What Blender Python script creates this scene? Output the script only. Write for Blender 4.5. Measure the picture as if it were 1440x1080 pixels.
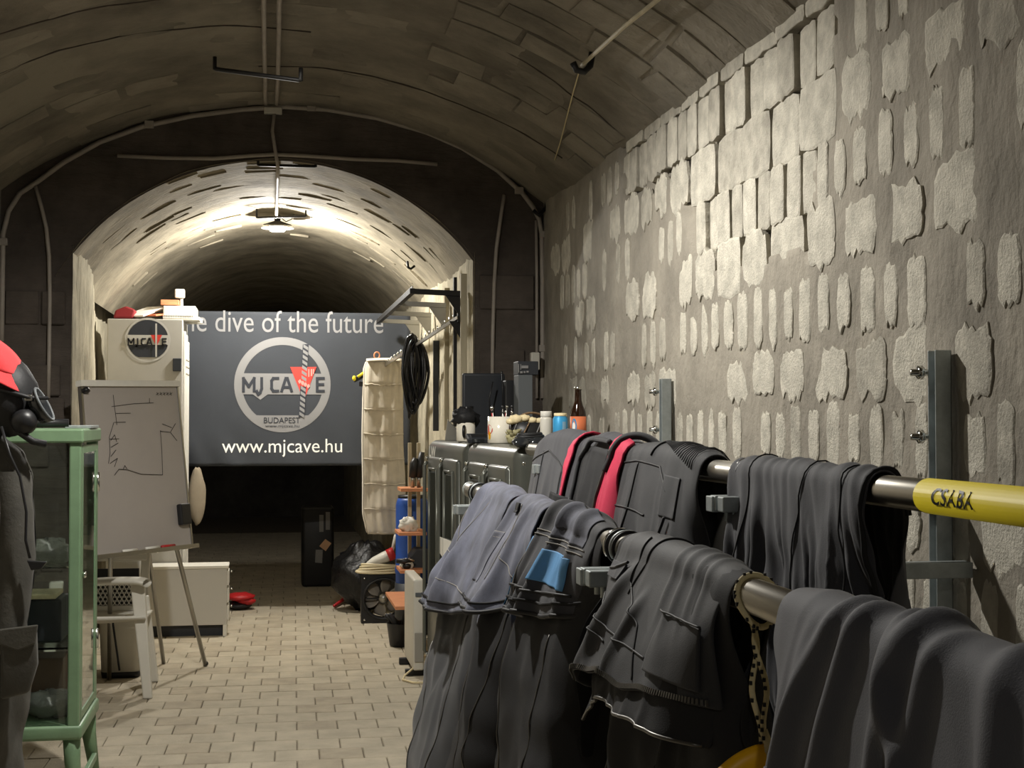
import bpy, bmesh, math, random
from mathutils import Vector, Matrix, noise
R_ = random.Random(7)
scene = bpy.context.scene
for o in list(bpy.data.objects): bpy.data.objects.remove(o)
C = scene.collection
PI = math.pi
# ------------------------------------------------------------------ camera
F, VX, VY, H = 2000.0, 380.0, 590.0, 1.5
th = math.atan((VY-540)/F); ps = math.atan((720-VX)/F*math.cos(th))
FW = Vector((math.sin(ps)*math.cos(th), math.cos(ps)*math.cos(th), math.sin(th)))
RT = Vector((math.cos(ps), -math.sin(ps), 0)); UP = RT.cross(FW)
cam = bpy.data.cameras.new('camera'); cam.sensor_width = 36; cam.sensor_fit = 'HORIZONTAL'; cam.lens = 36*F/1440
cam.clip_start = .05; cam.clip_end = 100
camo = bpy.data.objects.new('camera', cam); C.objects.link(camo)
camo.matrix_world = Matrix(((RT.x, UP.x, -FW.x, 0), (RT.y, UP.y, -FW.y, 0), (RT.z, UP.z, -FW.z, H), (0, 0, 0, 1)))
scene.camera = camo
CP = Vector((0, 0, H))
def ray(u, v): return FW+RT*((u-720)/F)+UP*((540-v)/F)
def atY(u, v, Y): r = ray(u, v); return CP+r*(Y/r.y)
def atX(u, v, X): r = ray(u, v); return CP+r*(X/r.x)
def atZ(u, v, Z): r = ray(u, v); return CP+r*((Z-H)/r.z)
# ------------------------------------------------------------------ light
w = bpy.data.worlds.new('world'); scene.world = w; w.use_nodes = True
w.node_tree.nodes['Background'].inputs[0].default_value = (.9, .95, 1, 1)
w.node_tree.nodes['Background'].inputs[1].default_value = .02
scene.view_settings.view_transform = 'Standard'; scene.view_settings.look = 'None'
scene.view_settings.exposure = 0.0; scene.view_settings.gamma = 1; scene.view_settings.use_curve_mapping = False
LAMP_IN = Vector((.045, 10.2, 2.845)); LAMP_MAIN = Vector((-.02, 4.8, 3.04)); FILL_REAR = Vector((-.02, -1.2, 2.92))
P_IN, P_MAIN, P_FILL = 165.0, 255.0, 34.0
LCOL = (1, .965, .90)
# ------------------------------------------------------------------ materials
MATS = {}
def mat(name, col, rough=.6, metal=0, var=0, vscale=6, bump=0, bscale=40, spec=.5, col2=None, stretch=(1, 1, 1), det=6, emit=None, es=0, alpha=1, trans=0, sheen=0, bstretch=None, ior=1.45, lo=.35, hi=.65):
    if name in MATS: return MATS[name]
    m = bpy.data.materials.new(name); m.use_nodes = True; nt = m.node_tree; b = nt.nodes['Principled BSDF']
    b.inputs['Roughness'].default_value = rough; b.inputs['Metallic'].default_value = metal
    b.inputs['Specular IOR Level'].default_value = spec; b.inputs['IOR'].default_value = ior
    b.inputs['Alpha'].default_value = alpha; b.inputs['Transmission Weight'].default_value = trans
    if sheen: b.inputs['Sheen Weight'].default_value = sheen; b.inputs['Sheen Roughness'].default_value = .6
    c = (*col, 1); b.inputs['Base Color'].default_value = c
    tc = nt.nodes.new('ShaderNodeTexCoord')
    geo = nt.nodes.new('ShaderNodeNewGeometry')
    def noise_tex(scale, st):
        mp = nt.nodes.new('ShaderNodeMapping'); mp.inputs['Scale'].default_value = st
        nt.links.new(geo.outputs['Position'], mp.inputs['Vector'])
        n = nt.nodes.new('ShaderNodeTexNoise'); n.inputs['Scale'].default_value = scale; n.inputs['Detail'].default_value = det
        n.inputs['Roughness'].default_value = .62
        nt.links.new(mp.outputs[0], n.inputs['Vector']); return n
    if var or col2:
        n = noise_tex(vscale, stretch); r = nt.nodes.new('ShaderNodeValToRGB')
        c2 = col2 or tuple(x*(1-var) for x in col); c1 = col if col2 else tuple(min(1, x*(1+var)) for x in col)
        r.color_ramp.elements[0].position = lo; r.color_ramp.elements[1].position = hi
        r.color_ramp.elements[0].color = (*c2, 1); r.color_ramp.elements[1].color = (*c1, 1)
        nt.links.new(n.outputs['Fac'], r.inputs[0]); nt.links.new(r.outputs[0], b.inputs['Base Color'])
    if bump:
        n = noise_tex(bscale, bstretch or stretch); bp = nt.nodes.new('ShaderNodeBump'); bp.inputs['Strength'].default_value = 1
        bp.inputs['Distance'].default_value = bump
        nt.links.new(n.outputs['Fac'], bp.inputs['Height']); nt.links.new(bp.outputs[0], b.inputs['Normal'])
    if emit:
        b.inputs['Emission Color'].default_value = (*emit, 1); b.inputs['Emission Strength'].default_value = es
    MATS[name] = m; return m
def s2l(r, g, b):
    f = lambda x: ((x/255+.055)/1.055)**2.4 if x > 10 else x/255/12.92
    return (f(r), f(g), f(b))
m_mortar = mat('mortar', s2l(148, 142, 130), .9, var=.24, vscale=2.6, bump=.02, bscale=9, spec=.2, stretch=(1, 1, .8), det=9)
m_stone = mat('limestone', s2l(196, 191, 177), .92, var=.2, vscale=14, bump=.006, bscale=110, spec=.2)
m_stone_b = mat('limestone_dull', s2l(176, 171, 158), .92, var=.22, vscale=14, bump=.005, bscale=100, spec=.2)
m_vault = mat('vault_render', s2l(125, 119, 107), .92, var=.38, vscale=1.6, bump=.02, bscale=9, spec=.2, bstretch=(1, 1.3, 1), det=9)
m_vstone = mat('vault_stone', s2l(128, 122, 110), .92, var=.38, vscale=1.7, bump=.016, bscale=18, spec=.2)
m_inner = mat('inner_vault', s2l(140, 132, 114), .9, var=.3, vscale=3, bump=.012, bscale=14, spec=.2, bstretch=(.5, 2.5, 1))
m_jamb = mat('jamb_stone', s2l(178, 170, 148), .9, var=.25, vscale=5, bump=.02, bscale=16, spec=.2, bstretch=(1.6, 1.6, .25))
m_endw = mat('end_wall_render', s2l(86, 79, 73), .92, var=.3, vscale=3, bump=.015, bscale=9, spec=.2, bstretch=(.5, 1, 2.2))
m_dark = mat('unlit_wall', s2l(70, 66, 60), .95, var=.3, vscale=2, bump=.01, bscale=9, spec=.1)  # darkness of the deep passage put into the wall colour
m_joint = mat('floor_joint', s2l(112, 102, 87), .95, var=.2, vscale=20)
m_paver = mat('paver', s2l(182, 172, 152), .8, var=.13, vscale=5, bump=.003, bscale=90, spec=.3)
m_paver2 = mat('paver_dull', s2l(173, 162, 142), .8, var=.14, vscale=6, bump=.003, bscale=90, spec=.3)
m_galv = mat('galvanised', s2l(168, 175, 175), .5, .55, var=.12, vscale=30, bump=.0004, bscale=200)
m_steel = mat('stainless', s2l(186, 182, 172), .32, 1, var=.06, vscale=60, stretch=(1, .05, 1))
m_chrome = mat('chrome', s2l(215, 215, 210), .15, 1)
m_black = mat('black_plastic', (.012, .012, .013), .42)
m_bmetal = mat('black_metal', (.014, .013, .012), .55, .3)
m_rubber = mat('black_rubber', (.012, .012, .013), .6, bump=.001, bscale=120)
m_white = mat('white_paint', s2l(225, 222, 212), .45, var=.03, vscale=10)
m_wplast = mat('white_plastic', s2l(208, 204, 192), .4, var=.03)
m_wboard = mat('whiteboard_steel', s2l(166, 159, 153), .4, var=.03, vscale=3)
m_alu = mat('aluminium', s2l(170, 168, 162), .35, 1)
m_pvc = mat('conduit_grey', s2l(160, 152, 142), .55, var=.1, vscale=12)
m_green = mat('green_enamel', s2l(118, 146, 113), .4, var=.08, vscale=12)
m_red = mat('red_felt', s2l(205, 32, 38), .8, var=.08, bump=.001, bscale=150, sheen=.3)
m_redp = mat('red_plastic', s2l(178, 34, 36), .45)
m_glass = mat('cabinet_glass', (.85, .92, .88), .03, trans=1, ior=1.45)
m_yellow = mat('yellow_tape', s2l(226, 206, 40), .42, var=.03)
m_handle = mat('yellow_handle', s2l(242, 182, 22), .4)
m_wood = mat('orange_wood', s2l(196, 132, 92), .6, var=.15, vscale=8, stretch=(1, 8, 8))
m_blue = mat('blue_drum', s2l(30, 72, 150), .4, var=.06)
m_cabd = mat('cabinet_grey', s2l(86, 88, 82), .3, .35, var=.06, vscale=6)
m_cabf = mat('cabinet_trim', s2l(104, 106, 98), .3, .4)
m_smoke = mat('smoked_window', s2l(50, 56, 54), .12, spec=.6)
m_banner = mat('banner_cloth', s2l(45, 49, 55), .75, var=.05, bump=.0006, bscale=300, sheen=.2)
m_bprint = mat('banner_print_grey', s2l(132, 131, 130), .75)
m_bwhite = mat('banner_print_white', s2l(250, 248, 240), .75)
m_bred = mat('print_red', s2l(205, 62, 52), .7)
m_bdark = mat('print_dark', s2l(46, 49, 56), .75)
m_canvas = mat('beige_canvas', s2l(198, 188, 168), .85, var=.08, vscale=14, bump=.001, bscale=250, sheen=.2)
m_neo = mat('neoprene_black', s2l(34, 35, 39), .72, var=.16, vscale=5, bump=.0006, bscale=420, sheen=.12)
m_neo_d = mat('neoprene_inner', s2l(28, 28, 30), .8, var=.15, vscale=5, bump=.0006, bscale=420)
m_neo_f = mat('neoprene_faded', s2l(94, 97, 112), .8, var=.36, vscale=16, stretch=(1, 1, .3), bump=.0006, bscale=420, sheen=.15)
m_neo_g = mat('neoprene_charcoal', s2l(46, 47, 54), .75, var=.16, vscale=4, bump=.0006, bscale=420, sheen=.15)
m_rib = mat('ribbed_neoprene', s2l(66, 66, 68), .7, var=.1)
m_nblue = mat('neoprene_blue', s2l(104, 164, 218), .7, var=.1, bump=.0005, bscale=400)
m_nred = mat('neoprene_red', s2l(206, 52, 84), .7, var=.08, bump=.0005, bscale=400)
m_thread = mat('grey_thread', s2l(150, 146, 140), .7)
m_seam = mat('seam_black', s2l(30, 30, 32), .6)
m_zip = mat('zip_teeth', s2l(96, 94, 90), .35, .6)
m_rope = mat('cream_rope', s2l(214, 200, 158), .8, bump=.002, bscale=160)
m_suit = mat('olive_drysuit', s2l(64, 62, 55), .7, var=.22, vscale=7, bump=.002, bscale=60, sheen=.1)
m_lens = mat('mask_lens', s2l(40, 42, 44), .06, spec=.8)
m_bag = mat('clear_plastic_bag', s2l(205, 205, 200), .2, trans=.5, bump=.01, bscale=40)
m_brown = mat('brown_glass', s2l(38, 20, 10), .08, spec=.7)
m_orange = mat('orange_label', s2l(214, 118, 76), .55)
m_canb = mat('can_blue', s2l(64, 160, 214), .35, .2)
m_cerm = mat('white_ceramic', s2l(236, 230, 214), .18)
m_cream = mat('cream_shell', s2l(226, 210, 168), .7, var=.15, vscale=40)
m_sage = mat('sage_ornament', s2l(150, 144, 108), .7, var=.25, vscale=50)
m_wick = mat('wicker', s2l(120, 96, 70), .8, var=.3, vscale=60)
m_slate = mat('slate_plastic', s2l(44, 47, 52), .5)
m_slate2 = mat('grey_box', s2l(92, 96, 98), .55)
m_board = mat('wall_upright', s2l(176, 166, 140), .7, var=.15, vscale=8, stretch=(2, 2, .3))
m_cable = mat('cream_cable', s2l(214, 200, 164), .5)
m_foil = mat('black_bag_film', (.005, .005, .006), .3, bump=.02, bscale=10)
# ------------------------------------------------------------------ helpers
OFF = {}
class MB:
    def __init__(s, T=None): s.v = []; s.f = []; s.sm = []; s.T = T
    def add(s, vs, fs, smooth=False):
        n = len(s.v)
        s.v += [(s.T @ Vector(p)) if s.T else Vector(p) for p in vs]
        s.f += [tuple(i+n for i in f) for f in fs]; s.sm += [smooth]*len(fs); return s
    def box(s, c, d):
        x, y, z = c; a, b, e = d[0]/2, d[1]/2, d[2]/2
        return s.add([(x+i*a, y+j*b, z+k*e) for i in (-1, 1) for j in (-1, 1) for k in (-1, 1)],
            [(0, 1, 3, 2), (4, 6, 7, 5), (0, 4, 5, 1), (2, 3, 7, 6), (0, 2, 6, 4), (1, 5, 7, 3)])
    def b2(s, a, b): return s.box([(p+q)/2 for p, q in zip(a, b)], [abs(q-p) for p, q in zip(a, b)])
    def bar(s, a, b, w, d, up=(0, 0, 1)):
        a, b = Vector(a), Vector(b); z = (b-a).normalized(); x = Vector(up).cross(z)
        if x.length < 1e-4: x = Vector((1, 0, 0)).cross(z)
        x.normalize(); y = z.cross(x)
        vs = [p+x*(i*w/2)+y*(j*d/2) for p in (a, b) for i, j in ((-1, -1), (1, -1), (1, 1), (-1, 1))]
        return s.add(vs, [(3, 2, 1, 0), (4, 5, 6, 7), (0, 1, 5, 4), (1, 2, 6, 5), (2, 3, 7, 6), (3, 0, 4, 7)])
    def tube(s, pts, r, n=8, closed=False, cap=True):
        pts = [Vector(p) for p in pts]; m = len(pts); rs = r if isinstance(r, (list, tuple)) else [r]*m
        vs = []; x = None
        for i, p in enumerate(pts):
            a = pts[(i-1) % m] if (i > 0 or closed) else p; b = pts[(i+1) % m] if (i < m-1 or closed) else p
            t = (b-a)
            if t.length < 1e-9: t = Vector((0, 0, 1))
            t.normalize()
            if x is None:
                x = t.cross(Vector((0, 0, 1)))
                if x.length < .05: x = t.cross(Vector((1, 0, 0)))
            x = (x-t*x.dot(t))
            if x.length < 1e-6: x = t.orthogonal()
            x.normalize(); y = t.cross(x)
            vs += [p+x*(rs[i]*math.cos(2*PI*k/n))+y*(rs[i]*math.sin(2*PI*k/n)) for k in range(n)]
        fs = []
        for i in range(m if closed else m-1):
            j = (i+1) % m
            fs += [(i*n+k, i*n+(k+1) % n, j*n+(k+1) % n, j*n+k) for k in range(n)]
        if cap and not closed: fs += [tuple(range(n-1, -1, -1)), tuple((m-1)*n+k for k in range(n))]
        return s.add(vs, fs, True)
    def lathe(s, prof, c, n=24, M=None, sx=1, sy=1, cap=True):
        vs = []; c = Vector(c)
        for r, z in prof:
            for k in range(n):
                p = Vector((r*math.cos(2*PI*k/n)*sx, r*math.sin(2*PI*k/n)*sy, z)); vs.append(c+(M @ p if M else p))
        fs = [(i*n+k, i*n+(k+1) % n, (i+1)*n+(k+1) % n, (i+1)*n+k) for i in range(len(prof)-1) for k in range(n)]
        if cap and prof[0][0] > 1e-5: fs.append(tuple(range(n-1, -1, -1)))
        if cap and prof[-1][0] > 1e-5: fs.append(tuple((len(prof)-1)*n+k for k in range(n)))
        return s.add(vs, fs, True)
    def sheet(s, g, smooth=True):
        m = len(g[0]); vs = [p for r in g for p in r]
        return s.add(vs, [(i*m+j, i*m+j+1, (i+1)*m+j+1, (i+1)*m+j) for i in range(len(g)-1) for j in range(m-1)], smooth)
    def ball(s, c, r, n=12, m=8, f=None):
        if not isinstance(r, (tuple, list)): r = (r, r, r)
        g = []
        for i in range(m+1):
            a = PI*i/m-PI/2; row = []
            for k in range(n+1):
                b = 2*PI*k/n; q = f(a, b) if f else 1
                row.append((c[0]+r[0]*q*math.cos(a)*math.cos(b), c[1]+r[1]*q*math.cos(a)*math.sin(b), c[2]+r[2]*q*math.sin(a)))
            g.append(row)
        return s.sheet(g)
    def prism(s, out, fn, d0, d1):
        n = len(out); vs = [fn(a, b, d0) for a, b in out]+[fn(a, b, d1) for a, b in out]
        return s.add(vs, [tuple(range(n-1, -1, -1)), tuple(range(n, 2*n))]+[(i, (i+1) % n, n+(i+1) % n, n+i) for i in range(n)])
    def build(s, name, m, parent=None, bevel=0, solid=0, sub=0, seg=2, weld=0):
        off = OFF.get(parent.name, Vector()) if parent else Vector()
        me = bpy.data.meshes.new(name); me.from_pydata([p-off for p in s.v], [], s.f)
        me.polygons.foreach_set('use_smooth', s.sm); me.materials.append(m); me.validate(); me.update()
        o = bpy.data.objects.new(name, me); C.objects.link(o)
        if weld:
            bm = bmesh.new(); bm.from_mesh(me); bmesh.ops.remove_doubles(bm, verts=bm.verts, dist=weld); bmesh.ops.recalc_face_normals(bm, faces=bm.faces); bm.to_mesh(me); bm.free()
        if parent: o.parent = parent
        OFF[o.name] = off
        if solid: k = o.modifiers.new('thick', 'SOLIDIFY'); k.thickness = solid; k.offset = 0
        if bevel:
            k = o.modifiers.new('bevel', 'BEVEL'); k.width = bevel; k.segments = seg; k.limit_method = 'ANGLE'; k.angle_limit = .7; k.use_clamp_overlap = True
            for p in me.polygons: p.use_smooth = seg > 2
        if sub: k = o.modifiers.new('sub', 'SUBSURF'); k.levels = sub; k.render_levels = sub
        return o
def tag(o, label, cat, group=None, kind=None):
    o['label'] = label; o['category'] = cat
    if group: o['group'] = group
    if kind: o['kind'] = kind
    return o
def thing(name, label, cat, loc=(0, 0, 0), group=None):
    o = bpy.data.objects.new(name, None); C.objects.link(o); o.location = loc; o.empty_display_size = .05
    OFF[o.name] = Vector(loc); return tag(o, label, cat, group)
def struct(o, label=None):
    o['kind'] = 'structure'
    if label: o['label'] = label
    return o
def sm(a, b, x): x = max(0, min(1, (x-a)/(b-a))); return x*x*(3-2*x)
def nz(x, y, z=0): return noise.noise(Vector((x, y, z)))
def lerp(pts, t):
    for (a, va), (b, vb) in zip(pts, pts[1:]):
        if t <= b:
            k = (t-a)/(b-a) if b > a else 0; k = max(0, min(1, k)); k = k*k*(3-2*k); return va+(vb-va)*k
    return pts[-1][1]
def text_polys(body, size, bold=0, shear=0):
    cu = bpy.data.curves.new('t', 'FONT'); cu.body = body; cu.size = size; cu.align_x = 'CENTER'; cu.align_y = 'CENTER'
    cu.offset = bold; cu.shear = shear; cu.resolution_u = 4
    o = bpy.data.objects.new('t', cu); C.objects.link(o)
    dg = bpy.context.evaluated_depsgraph_get(); me = bpy.data.meshes.new_from_object(o.evaluated_get(dg))
    bpy.data.objects.remove(o); bpy.data.curves.remove(cu)
    bm = bmesh.new(); bm.from_mesh(me); bmesh.ops.triangulate(bm, faces=bm.faces)
    vs = [(v.co.x, v.co.y) for v in bm.verts]; fs = [tuple(v.index for v in f.verts) for f in bm.faces]; bm.free(); bpy.data.meshes.remove(me)
    return vs, fs
def text_fit(mb, body, cx, cy, w, h, fn, bold=0, shear=0):
    vs, fs = text_polys(body, 1, bold, shear); xs = [p[0] for p in vs]; ys = [p[1] for p in vs]
    x0, x1, y0, y1 = min(xs), max(xs), min(ys), max(ys)
    mb.add([fn(cx+((x-x0)/(x1-x0)-.5)*w, cy+((y-y0)/(y1-y0)-.5)*h) for x, y in vs], fs)
def disc_pts(r, n, a0=0, a1=2*PI): return [(r*math.cos(a0+(a1-a0)*i/n), r*math.sin(a0+(a1-a0)*i/n)) for i in range(n+(1 if a1-a0 < 6.28 else 0))]
# ------------------------------------------------------------------ setting
XL, XR, YE, YB = -1.45, 1.56, 8.07, -4.0
SPR, CROWN = 2.74, 3.27
CX, HW = (XL+XR)/2, (XR-XL)/2
RISE = CROWN-SPR; RAD = (HW*HW+RISE*RISE)/(2*RISE); ZC = CROWN-RAD; AMAX = math.asin(HW/RAD)
def vault(a, y, d=0): r = RAD-d; return Vector((CX+r*math.sin(a), y, ZC+r*math.cos(a)))
# floor
fb = MB(); fb.b2((XL-.3, YB-.2, -.2), (XR+.3, 23, -.014)); floor = struct(fb.build('floor', m_joint), 'pale block-paved floor of the tunnel')
PW, PD, G_ = .197, .203, .004
def paver_mesh(name, m):
    x, y, c = PW/2-G_/2, PD/2-G_/2, .004
    vs = [(i*x, j*y, -.012) for i, j in ((-1, -1), (1, -1), (1, 1), (-1, 1))]+[(i*x, j*y, -c) for i, j in ((-1, -1), (1, -1), (1, 1), (-1, 1))]+[(i*(x-c), j*(y-c), 0) for i, j in ((-1, -1), (1, -1), (1, 1), (-1, 1))]
    fs = [(8, 9, 10, 11)]+[(i, (i+1) % 4, 4+(i+1) % 4, 4+i) for i in range(4)]+[(4+i, 4+(i+1) % 4, 8+(i+1) % 4, 8+i) for i in range(4)]
    me = bpy.data.meshes.new(name); me.from_pydata(vs, [], fs); me.materials.append(m); return me, vs, fs
pm1, pv, pf = paver_mesh('paver', m_paver); pm2, _, _ = paver_mesh('paver_dull', m_paver2)
rest = MB(); cells = []
PROT = math.radians(-.9)
for j in range(-20, 90):
    for i in range(-10, 11):
        x = i*PW+(j % 2)*PW/2+.035; y = 1+j*PD
        x, y = x*math.cos(PROT)-(y-7)*math.sin(PROT), 7+(y-7)*math.cos(PROT)+x*math.sin(PROT)
        if not (XL+.02 < x < XR-.02): continue
        rim = -1.1 < x < 1.0 and 6.1 < y < 12.0
        cells.append((0 if rim else 1, abs(y-7.5), x, y))
cells.sort(); cnt = 0
for k, d, x, y in cells:
    if k == 0 and cnt < 300:
        cnt += 1; o = bpy.data.objects.new('paver', pm1 if R_.random() < .6 else pm2); C.objects.link(o); o.parent = floor
        o.location = (x, y, R_.uniform(-.0025, .001)); o.rotation_euler = (R_.gauss(0, .004), R_.gauss(0, .004), PROT)
    else: rest.add([(x+a, y+b, c+R_.uniform(-.001, .001)*0) for a, b, c in pv], pf)
ro = rest.build('paver_field', m_paver, floor); ro['kind'] = 'stuff'
# right wall: heightfield with an area of fallen plaster
REG = [(6.25, 2.80), (6.15, 2.5), (5.25, 2.42), (5.12, 2.13), (4.75, 2.0), (4.35, 2.03), (3.93, 2.0), (3.9, 2.3), (3.75, 2.5), (3.8, 2.85)]
def inreg(y, h):
    c = False; n = len(REG)
    for i in range(n):
        (x1, y1), (x2, y2) = REG[i], REG[(i+1) % n]
        if (y1 > h) != (y2 > h) and y < (x2-x1)*(h-y1)/(y2-y1)+x1: c = not c
    return c
def regd(y, h):
    y += .09*nz(y*5, h*5, 3)+.03*nz(y*17, h*17, 4); h += .07*nz(y*5, h*5, 9)+.025*nz(y*17, h*17, 8)
    return inreg(y, h)
def wall_relief(y, h): return .010*nz(y*1.3, h*1.7, 1)+.005*nz(y*6, h*4, 2)+.0025*nz(y*18, h*9, 5)
ys = [YB+.5*i for i in range(13)]+[2.55+.026*i for i in range(213)]; ys = [y for y in ys if y < YE]+[YE]
hs = [0, .3, .6, .8]+[.9+.021*i for i in range(90)]; hs = [h for h in hs if h < SPR]+[SPR+.02]
wr = MB(); wr.sheet([[(XR-wall_relief(y, h)+(.032 if (y > 2.5 and regd(y, h)) else 0), y, h) for h in hs] for y in ys], True)
wall_right = struct(wr.build('wall_right', m_mortar), 'right tunnel wall of pale stone smeared with grey mortar')
# bricks of the right wall
courses = []; h = 2.77
courses = [(2.66, .20, 0), (2.475, .165, 1), (2.285, .20, 0), (2.10, .165, 1), (1.91, .20, 0), (1.725, .165, 1), (1.54, .19, 0), (1.355, .165, 1), (1.17, .19, 0), (.985, .165, 1)]
# alternate so that large blocks sit at 1.63 / 2.02 / 2.39 / 2.77 and soldiers between
courses = [(2.79, .19, 0), (2.59, .175, 1), (2.395, .19, 0), (2.205, .175, 1), (2.02, .19, 0), (1.825, .175, 1), (1.635, .19, 0), (1.45, .17, 1), (1.26, .18, 0), (1.07, .17, 1)]
def brick(y, h, w, hh, x0, x1, rag, parent, m, n=5):
    out = []
    a, b = w/2, hh/2; ex = 9.0 if rag < .006 else R_.uniform(3.2, 6); N_ = 20 if rag < .006 else 34; ph = R_.uniform(0, 90)
    for i in range(N_):
        g = 2*PI*(i+.5)/N_; c, s_ = math.cos(g), math.sin(g); k = (abs(c)**ex+abs(s_)**ex)**(-1/ex)
        n1 = rag*(1.1*nz(c*1.3+ph, s_*1.3, 2)+.75*R_.uniform(-1, 1))
        out.append((y+c*k*a*(1+.5*n1/a*abs(c)), h+s_*k*b+n1*1.7*abs(s_)*(1.25 if s_ < 0 else .9)))
    mb = MB(); tilt = R_.gauss(0, .012); tilt2 = R_.gauss(0, .01)
    n_ = len(out); cy, ch = y, h
    fr = lambda p, q, s: (x1+(p-cy)*tilt+(q-ch)*tilt2+s, p, q)
    vs = [(x0, p, q) for p, q in out]+[fr(p, q, .0025) for p, q in out]+[fr(cy+(p-cy)*.88, ch+(q-ch)*.92, 0) for p, q in out]
    fs = []
    for i in range(n_):
        j = (i+1) % n_
        fs += [(i, j, n_+j, n_+i), (n_+i, n_+j, 2*n_+j, 2*n_+i)]
    fs.append(tuple(range(2*n_, 3*n_))); mb.add(vs, fs, False); o = mb.build('brick', m, parent); return o
nb = 0
for hc, hh, kind in courses:
    sp = .29 if kind == 0 else .142
    y = 2.62+R_.uniform(0, sp)
    while y < 7.7:
        wdt = sp*(R_.uniform(.8, 1.12) if kind == 0 else R_.uniform(.85, 1.15))
        yc = y+wdt/2; y += wdt
        if hc < 1.4 and yc > 3.75: continue
        hcc = hc+.012*nz(yc*2, hc)
        if inreg(yc, min(hcc, 2.78)):
            top = min(hcc+hh/2+.006, SPR+.01); bot = hcc-hh/2-.006
            brick(yc, (top+bot)/2, wdt-.012, top-bot, XR+.035, XR+R_.uniform(-.006, .010), .004, wall_right, m_stone if R_.random() < .7 else m_stone_b); nb += 1
            continue
        if hcc+hh/2 > SPR: continue
        fade = sm(4.8, 7.6, yc)
        if R_.random() < .10+.42*fade: continue
        if hc > 2.5 and R_.random() < .35: continue
        ws = R_.uniform(.68, .9) if kind == 0 else R_.uniform(.5, .68)
        hv = hh*(R_.uniform(.72, 1.0) if kind == 0 else R_.uniform(.8, 1.12))
        rel = wall_relief(yc, hcc)
        brick(yc, hcc+R_.uniform(-.01, .01), wdt*ws, hv, XR+.01, XR-rel-.0035, (.013 if kind == 0 else .008), wall_right, m_stone if R_.random() < .65+.2*(1-fade) else m_stone_b, n=6); nb += 1
# left wall
wl = MB(); yl = [YB+.4*i for i in range(31)]; yl = [y for y in yl if y < YE]+[YE]
wl.sheet([[(XL+wall_relief(y+3, h), y, h) for h in [i*.1 for i in range(28)]+[SPR+.02]] for y in yl])
wall_left = struct(wl.build('wall_left', m_mortar), 'left tunnel wall in shadow')
# vault
na = 90; yv = [YB+.4*i for i in range(18)]+[3.3+.06*i for i in range(80)]; yv = [y for y in yv if y < YE]+[YE]
def vrel(a, y): return .016*nz(a*3, y*1.2, 6)+.008*nz(a*9, y*4, 7)+.004*nz(a*22, y*11, 3)
vb = MB(); vb.sheet([[vault(-AMAX*1.01+2.02*AMAX*i/na, y, vrel(-AMAX+2*AMAX*i/na, y)) for i in range(na+1)] for y in yv])
ceiling = struct(vb.build('ceiling', m_vault), 'low barrel vault of rough brown render')
# stones showing in the vault
yc = 4.05; row = 0
while yc < 8.0:
    d = R_.uniform(.2, .27); a = -AMAX+R_.uniform(0, .1)
    while a < AMAX-.05:
        da = R_.uniform(.11, .17); am = a+da/2
        near = am > .28 and yc < 6.6
        if R_.random() < (.85 if near else .3):
            pr = R_.uniform(.003, .009) if near else R_.uniform(.000, .003)
            mb = MB(); e = vrel(am, yc+d/2); a0, a1, y0, y1 = a+.006, a+da-.006, yc+.008, yc+d-.008
            j = lambda: R_.uniform(-.012, .012)
            q = [(a0+j()*.4, y0+j()), (a1+j()*.4, y0+j()), (a1+j()*.4, y1+j()), (a0+j()*.4, y1+j())]
            q = [(x_+(x2-x_)*t, y_+(y2-y_)*t) for (x_, y_), (x2, y2) in zip(q, q[1:]+q[:1]) for t in (0, .5)]
            mb.add([vault(x_, y_, e-.03) for x_, y_ in q]+[vault(x_, y_, e+pr-.002) for x_, y_ in q]+[vault(am+(x_-am)*.9, yc+d/2+(y_-yc-d/2)*.9, e+pr) for x_, y_ in q],
                [(8+i, (i+1) % 8+8, (i+1) % 8+16, 16+i) for i in range(8)]+[(i, (i+1) % 8, (i+1) % 8+8, 8+i) for i in range(8)]+[tuple(range(16, 24))])
            mb.build('vault_stone', m_vstone, ceiling)
        a += da
    yc += d
# cracks in the vault: raised dark mortar ridges along arcs
for y0, a0, a1, dy in ((6.25, -.62, .05, .25), (5.7, -.55, -.1, .3), (7.2, -.05, .62, -.2), (5.9, .3, .66, .2)):
    pts = []
    for i in range(26):
        t = i/25; a = a0+(a1-a0)*t; y = y0+dy*t+.05*nz(t*4, y0)
        pts.append(vault(a, y, vrel(a, y)+.002))
    MB().tube(pts, [.003+.004*abs(nz(i*.7, y0)) for i in range(26)], 5).build('crack_ridge', m_endw, ceiling)
# end wall with arched opening
OX0, OX1, OS, OC = -1.07, 1.144, 2.41, 2.955
OCX, OHW = (OX0+OX1)/2, (OX1-OX0)/2; ORI = OC-OS; ORAD = (OHW**2+ORI**2)/(2*ORI); OZ = OC-ORAD; OA = math.asin(OHW/ORAD)
def arch(a, d=0): return (OCX+(ORAD+d)*math.sin(a), OZ+(ORAD+d)*math.cos(a))
ew = MB(); N = 48
inner = [(OX0, 0), (OX0, OS*.33), (OX0, OS*.67)]+[arch(-OA+2*OA*i/N) for i in range(N+1)]+[(OX1, OS*.67), (OX1, OS*.33), (OX1, 0)]
outer = [(XL-.05, 0), (XL-.05, 1.0), (XL-.05, 1.9)]+[(lambda p: (p.x, p.z+.02))(vault(-AMAX*1.02+2.04*AMAX*i/N, 0)) for i in range(N+1)]+[(XR+.05, 1.9), (XR+.05, 1.0), (XR+.05, 0)]
K = 10
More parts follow.
